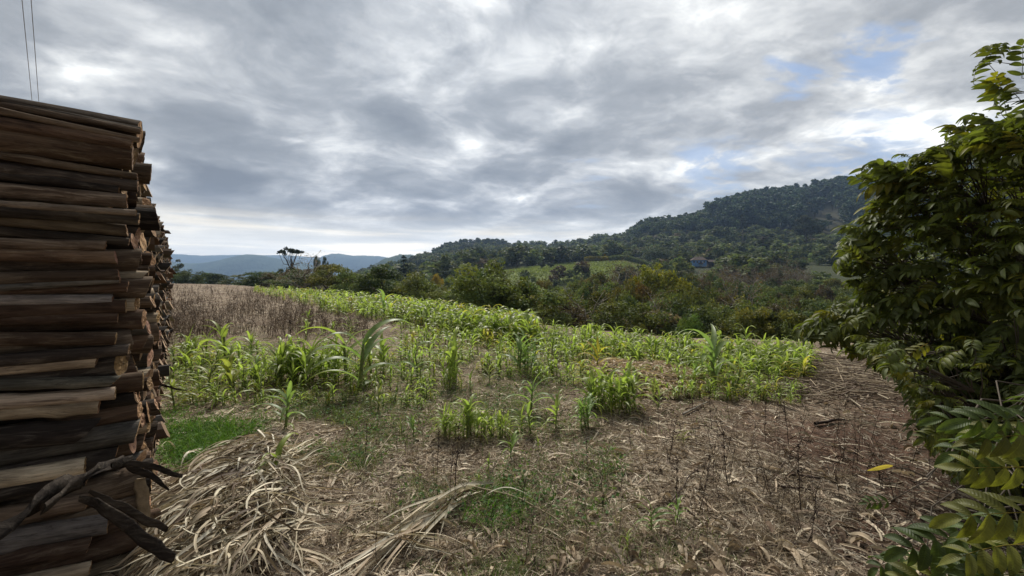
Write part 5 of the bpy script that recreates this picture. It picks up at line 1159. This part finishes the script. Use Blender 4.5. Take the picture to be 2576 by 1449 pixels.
def near_tree():
    prs = [pinnate(int(p), l, i) for i, (p, l) in enumerate([(5, .27), (4, .23), (6, .31), (5, .25), (4, .21), (5, .29)])]
    out = np.array([(60, 2760), (200, 2720), (250, 2600), (300, 2520), (335, 2430), (372, 2320), (425, 2165), (500, 2180), (545, 2170), (590, 2125), (650, 2100), (700, 2120), (750, 2150), (785, 2010), (830, 2008), (870, 2090), (900, 2170), (960, 2290), (1000, 2330), (1060, 2315), (1120, 2340), (1170, 2400), (1230, 2500), (1300, 2700)], float)
    n = 3300; py = rnd(70, 1215, n); lim = np.interp(py, out[:, 0], out[:, 1]); e = rnd(0, 1, n)**1.25*(3250-lim); px = lim+22+np.clip((500-py)/400, 0, 1)*55+e
    # depth: the crown is a rounded mass; its left rim stands farthest, the right side comes close
    Ds = np.interp(px, [2000, 2200, 2400, 2576, 3250], [3.7, 3.3, 2.75, 2.4, 1.9]); low = np.clip((py-950)/250, 0, 1); Ds = Ds*(1-low*.0)
    D = Ds+rnd(0, 1, n)**1.6*np.clip((px-lim)/200, .1, 1)*2.0
    gd = EYE*FPX/np.maximum(py-HY, 1); D = np.where((py > 800) & (D > gd-.08), gd-rnd(.08, .5, n), D)
    pts = np.stack([(px-CX)/FPX*D, D, EYE+(HY-py)/FPX*D], -1)
    # rim sprays, hand placed: (px, py of the tip end, D)
    rim = np.array([(2535, 112, 2.7), (2548, 150, 2.7), (2500, 205, 2.7), (2520, 240, 2.6), (2560, 300, 2.6), (2430, 298, 2.9), (2400, 345, 3.0), (2450, 350, 2.8), (2320, 385, 3.1), (2350, 410, 3.), (2210, 425, 3.3), (2190, 445, 3.3), (2210, 500, 3.3), (2165, 560, 3.3), (2180, 610, 3.3), (2130, 655, 3.4), (2170, 690, 3.3),
                    (2080, 775, 3.5), (2060, 825, 3.5), (2110, 850, 3.4), (2160, 830, 3.2), (2230, 880, 3.1), (2310, 950, 3.0), (2340, 1010, 2.9), (2345, 1090, 2.9)])
    rp = np.array([P(*r) for r in rim]); rp = np.repeat(rp, 3, 0)+RNG.normal(size=(len(rp)*3, 3))*.06
    ey = rnd(860, 1200, 900); ex = np.interp(ey, [860, 950, 1050, 1200], [2150, 2270, 2320, 2400])+rnd(0, 1, 900)**1.3*600; eD = np.minimum(rnd(2.4, 3.5, 900), EYE*FPX/(ey-HY)-.06); pts = np.concatenate([pts, rp, np.stack([(ex-CX)/FPX*eD, eD, EYE+(HY-ey)/FPX*eD], -1)]); trunk = np.array([4.7, 3.1])
    outw = pts-np.array([trunk[0], trunk[1]+.2, 1.3]); outw[:, 2] *= .55; outw = nrm(outw); outw += RNG.normal(size=outw.shape)*.38; outw[:, 2] += .12; outw = nrm(outw)
    # shaded under-layer: many small leaves deeper in the crown
    sc = rnd(.5, 1.02, len(pts)); sc[-900:] *= .62; up = nrm(np.array([0, 0, 1.])+RNG.normal(size=pts.shape)*.35)
    M3 = frame_from(outw, up)*sc[:, None, None]; loc = pts-outw*.20*sc[:, None]
    yel = rnd(0, 1, len(pts)); tint = np.where((yel < .08)[:, None], np.array([[1.9, 1.5, .8]]), np.where((yel < .30)[:, None], np.array([[1.3, 1.2, .9]]), np.array([[1., 1., 1.]])))*rnd(.75, 1.2, (len(pts), 1))
    sel = RNG.integers(0, len(prs), len(pts)); parts = [instance_arrays(prs[i], M3[sel == i], loc[sel == i], tint[sel == i]) for i in range(len(prs))]
    root = put('broadleaf_tree', None, label='large near tree with feather-shaped green and yellowing leaves filling the right edge', cat='tree', loc=(trunk[0], trunk[1], 0))
    inv = np.array([trunk[0], trunk[1], 0.])
    # branches: trunk, limbs to cluster centres, twigs to leaf bases
    g = Geo(); tr = wob((0, 0, -.1), (-.1, .1, 3.6), 9, .01); k = 46; cent = loc[RNG.choice(len(loc), k, replace=False)]
    for it in range(4):
        dd = ((loc[:, None]-cent[None])**2).sum(-1); lab = dd.argmin(1); cent = np.array([loc[lab == i].mean(0) if (lab == i).any() else cent[i] for i in range(k)])
    limb_geo(g, [tr], [np.linspace(.13, .05, 9)], 0, 12)
    for i in range(k):
        c = cent[i]-inv; s = tr[int(np.clip((c[2]-.5)/3.6*8, 1, 8))]; p = wob(s, c, 7, .03); p[:, 2] += np.sin(np.linspace(0, np.pi, 7))*-.08; limb_geo(g, [p], [np.linspace(.028, .009, 7)], 0, 6)
        q = loc[lab == i]-inv
        if len(q):
            b = p[RNG.integers(3, 7, len(q))]; t = np.linspace(0, 1, 4)[None, :, None]; Pt = b[:, None]+(q-b)[:, None]*t; Pt[:, 1:3] += RNG.normal(size=(len(q), 2, 3))*.015
            V, F = tubes(Pt, np.tile(np.linspace(.005, .002, 4), (len(q), 1)), 4, False); g.add(V, F)
    # low sprays reaching close to the camera
    near = [(2600, 1060, 1.30, -2.9, .1, .95), (2640, 1100, 1.25, 3.0, .0, 1.0), (2560, 1120, 1.5, -3.05, .0, .9), (2620, 1175, 1.3, 3.0, -.05, 1.0), (2680, 1010, 1.4, -2.9, .1, 1.0), (2520, 1060, 1.7, 3.0, .05, .9),
            (2640, 1290, 1.15, 3.05, -.05, 1.0), (2560, 1310, 1.3, -3.0, -.05, .95), (2470, 1345, 1.35, 3.05, -.2, .95), (2600, 1370, 1.2, 3.1, -.1, 1.0), (2520, 1420, 1.25, 3.0, -.15, .95), (2420, 1430, 1.4, -3.05, -.2, .9), (2640, 1450, 1.15, 2.9, -.1, 1.0),
            (2238, 1262, 2.0, 3.1, -.05, .55), (2330, 1400, 1.6, 3.0, -.2, .75)]
    B = np.array([P(a, b, d) for a, b, d, *_ in near]); dirs = np.array([(math.cos(a), math.sin(a)*.6, e) for _, _, _, a, e, _ in near]); s = np.array([v[5] for v in near])
    s = s*.82; M3 = frame_from(dirs, np.tile(np.array([[0, -.55, .85]]), (len(near), 1))+RNG.normal(size=(len(near), 3))*.25)*s[:, None, None]; sel = np.arange(len(near)) % len(prs)
    tint = np.where(rnd(0, 1, (len(near), 1)) < .25, np.array([[1.15, .98, .7]]), np.array([[.66, .78, .75]]))*rnd(.9, 1.25, (len(near), 1))
    parts += [instance_arrays(prs[i], M3[sel == i], B[sel == i], tint[sel == i]) for i in range(len(prs)) if (sel == i).any()]
    hub = np.array([2.6, 1.95, .95]); mains = [wob(np.array([-.05, 0, 1.0]), hub-inv, 9, .02)]; limb_geo(g, mains, [np.linspace(.022, .008, 9)], 0, 8)
    for b in B: limb_geo(g, [wob(mains[0][RNG.integers(5, 9)], b-inv, 6, .03)], [np.linspace(.004, .0022, 6)], 0, 5)
    crown = merge('crown', parts, [M_PECAN], True); co = np.zeros(len(crown.vertices)*3, np.float32); crown.vertices.foreach_get('co', co); co = co.reshape(-1, 3)-inv.astype(np.float32); crown.vertices.foreach_set('co', co.ravel()); crown.update()
    put('crown', crown, root); put('trunk', g.mesh('trunk', [M_TRUNK], True), root)
    # single yellow leaf held out on a thin twig
    y = Geo(); a = P(2182, 1183, 1.5); b = P(2246, 1172, 1.5); pt = np.stack([b+(a-b)*t for t in np.linspace(0, 1, 11)])[None]; pt[0, :, 2] += np.sin(np.linspace(0, np.pi, 11))*.006
    V, F, t, uv = path_ribbons(pt, np.array([.036]), np.array([[0, -.55, .8]]), lambda t: np.sin(np.pi*np.clip(t*.94+.03, 0, 1))**.8, .25, 5); y.add(V-inv, F, (.42, .33, .12), uv)
    put('yellow_leaf', y.mesh('yellow_leaf', [M_PECAN], True), root, label='single pale yellow leaf held out over the bare soil')
    g2 = Geo(); limb_geo(g2, [wob(P(2246, 1172, 1.5)-inv, P(2330, 1200, 1.55)-inv, 5, .03), wob(P(2330, 1200, 1.55)-inv, mains[0][6], 6, .03)], [np.linspace(.0018, .003, 5), np.linspace(.003, .006, 6)], 0, 5); put('twig', g2.mesh('twig', [M_TRUNK], True), root)
    # leaf litter and low leafy growth under the crown
    x, yy, px, py = scatter(9000, 2290, 2700, 930, 1450, lambda x, y, px, py: np.clip((px-np.interp(py, [930, 1000, 1130, 1250, 1450], [2290, 2330, 2330, 2480, 2250]))/60, 0, 1)*np.where(py < 1180, .9, .18))
    m = len(x); C = np.stack([x, yy, gz(x, yy)+rnd(.01, .35, m)*(py < 1180)+.01], -1); V, F = leaf_quads(C, .075, np.array([[0, -.3, .9]]), 2.4)
    put('undergrowth', make_mesh('undergrowth', V, [F], [M_FOL], col=np.repeat(pal(m, [(.05, .07, .02), (.09, .095, .03), (.15, .12, .04)], [.5, .35, .15]), 4, 0)), label='low leafy growth and fallen leaves under the near right tree', cat='undergrowth', kind='stuff')
near_tree()

# ------------------------------------------------------------------ air
def haze():
    m = bpy.data.materials.new('air'); m.use_nodes = True; m.node_tree.nodes.clear(); N = NT(m.node_tree); out = N.node('ShaderNodeOutputMaterial')
    v = N.node('ShaderNodeVolumePrincipled', {'Color': (.44, .64, 1., 1), 'Density': HAZE, 'Anisotropy': .5}); N.l.new(v.outputs[0], out.inputs['Volume'])
    m.cycles.homogeneous_volume = True if hasattr(m.cycles, 'homogeneous_volume') else None
    g = Geo(); box(g, -6500, 6500, -400, 5400, -230, 262); put('haze', g.mesh('haze', [m]), kind='stuff', label='pale blue air between the field and the distant hills', cat='haze')
HAZE = 1.8e-4
haze()
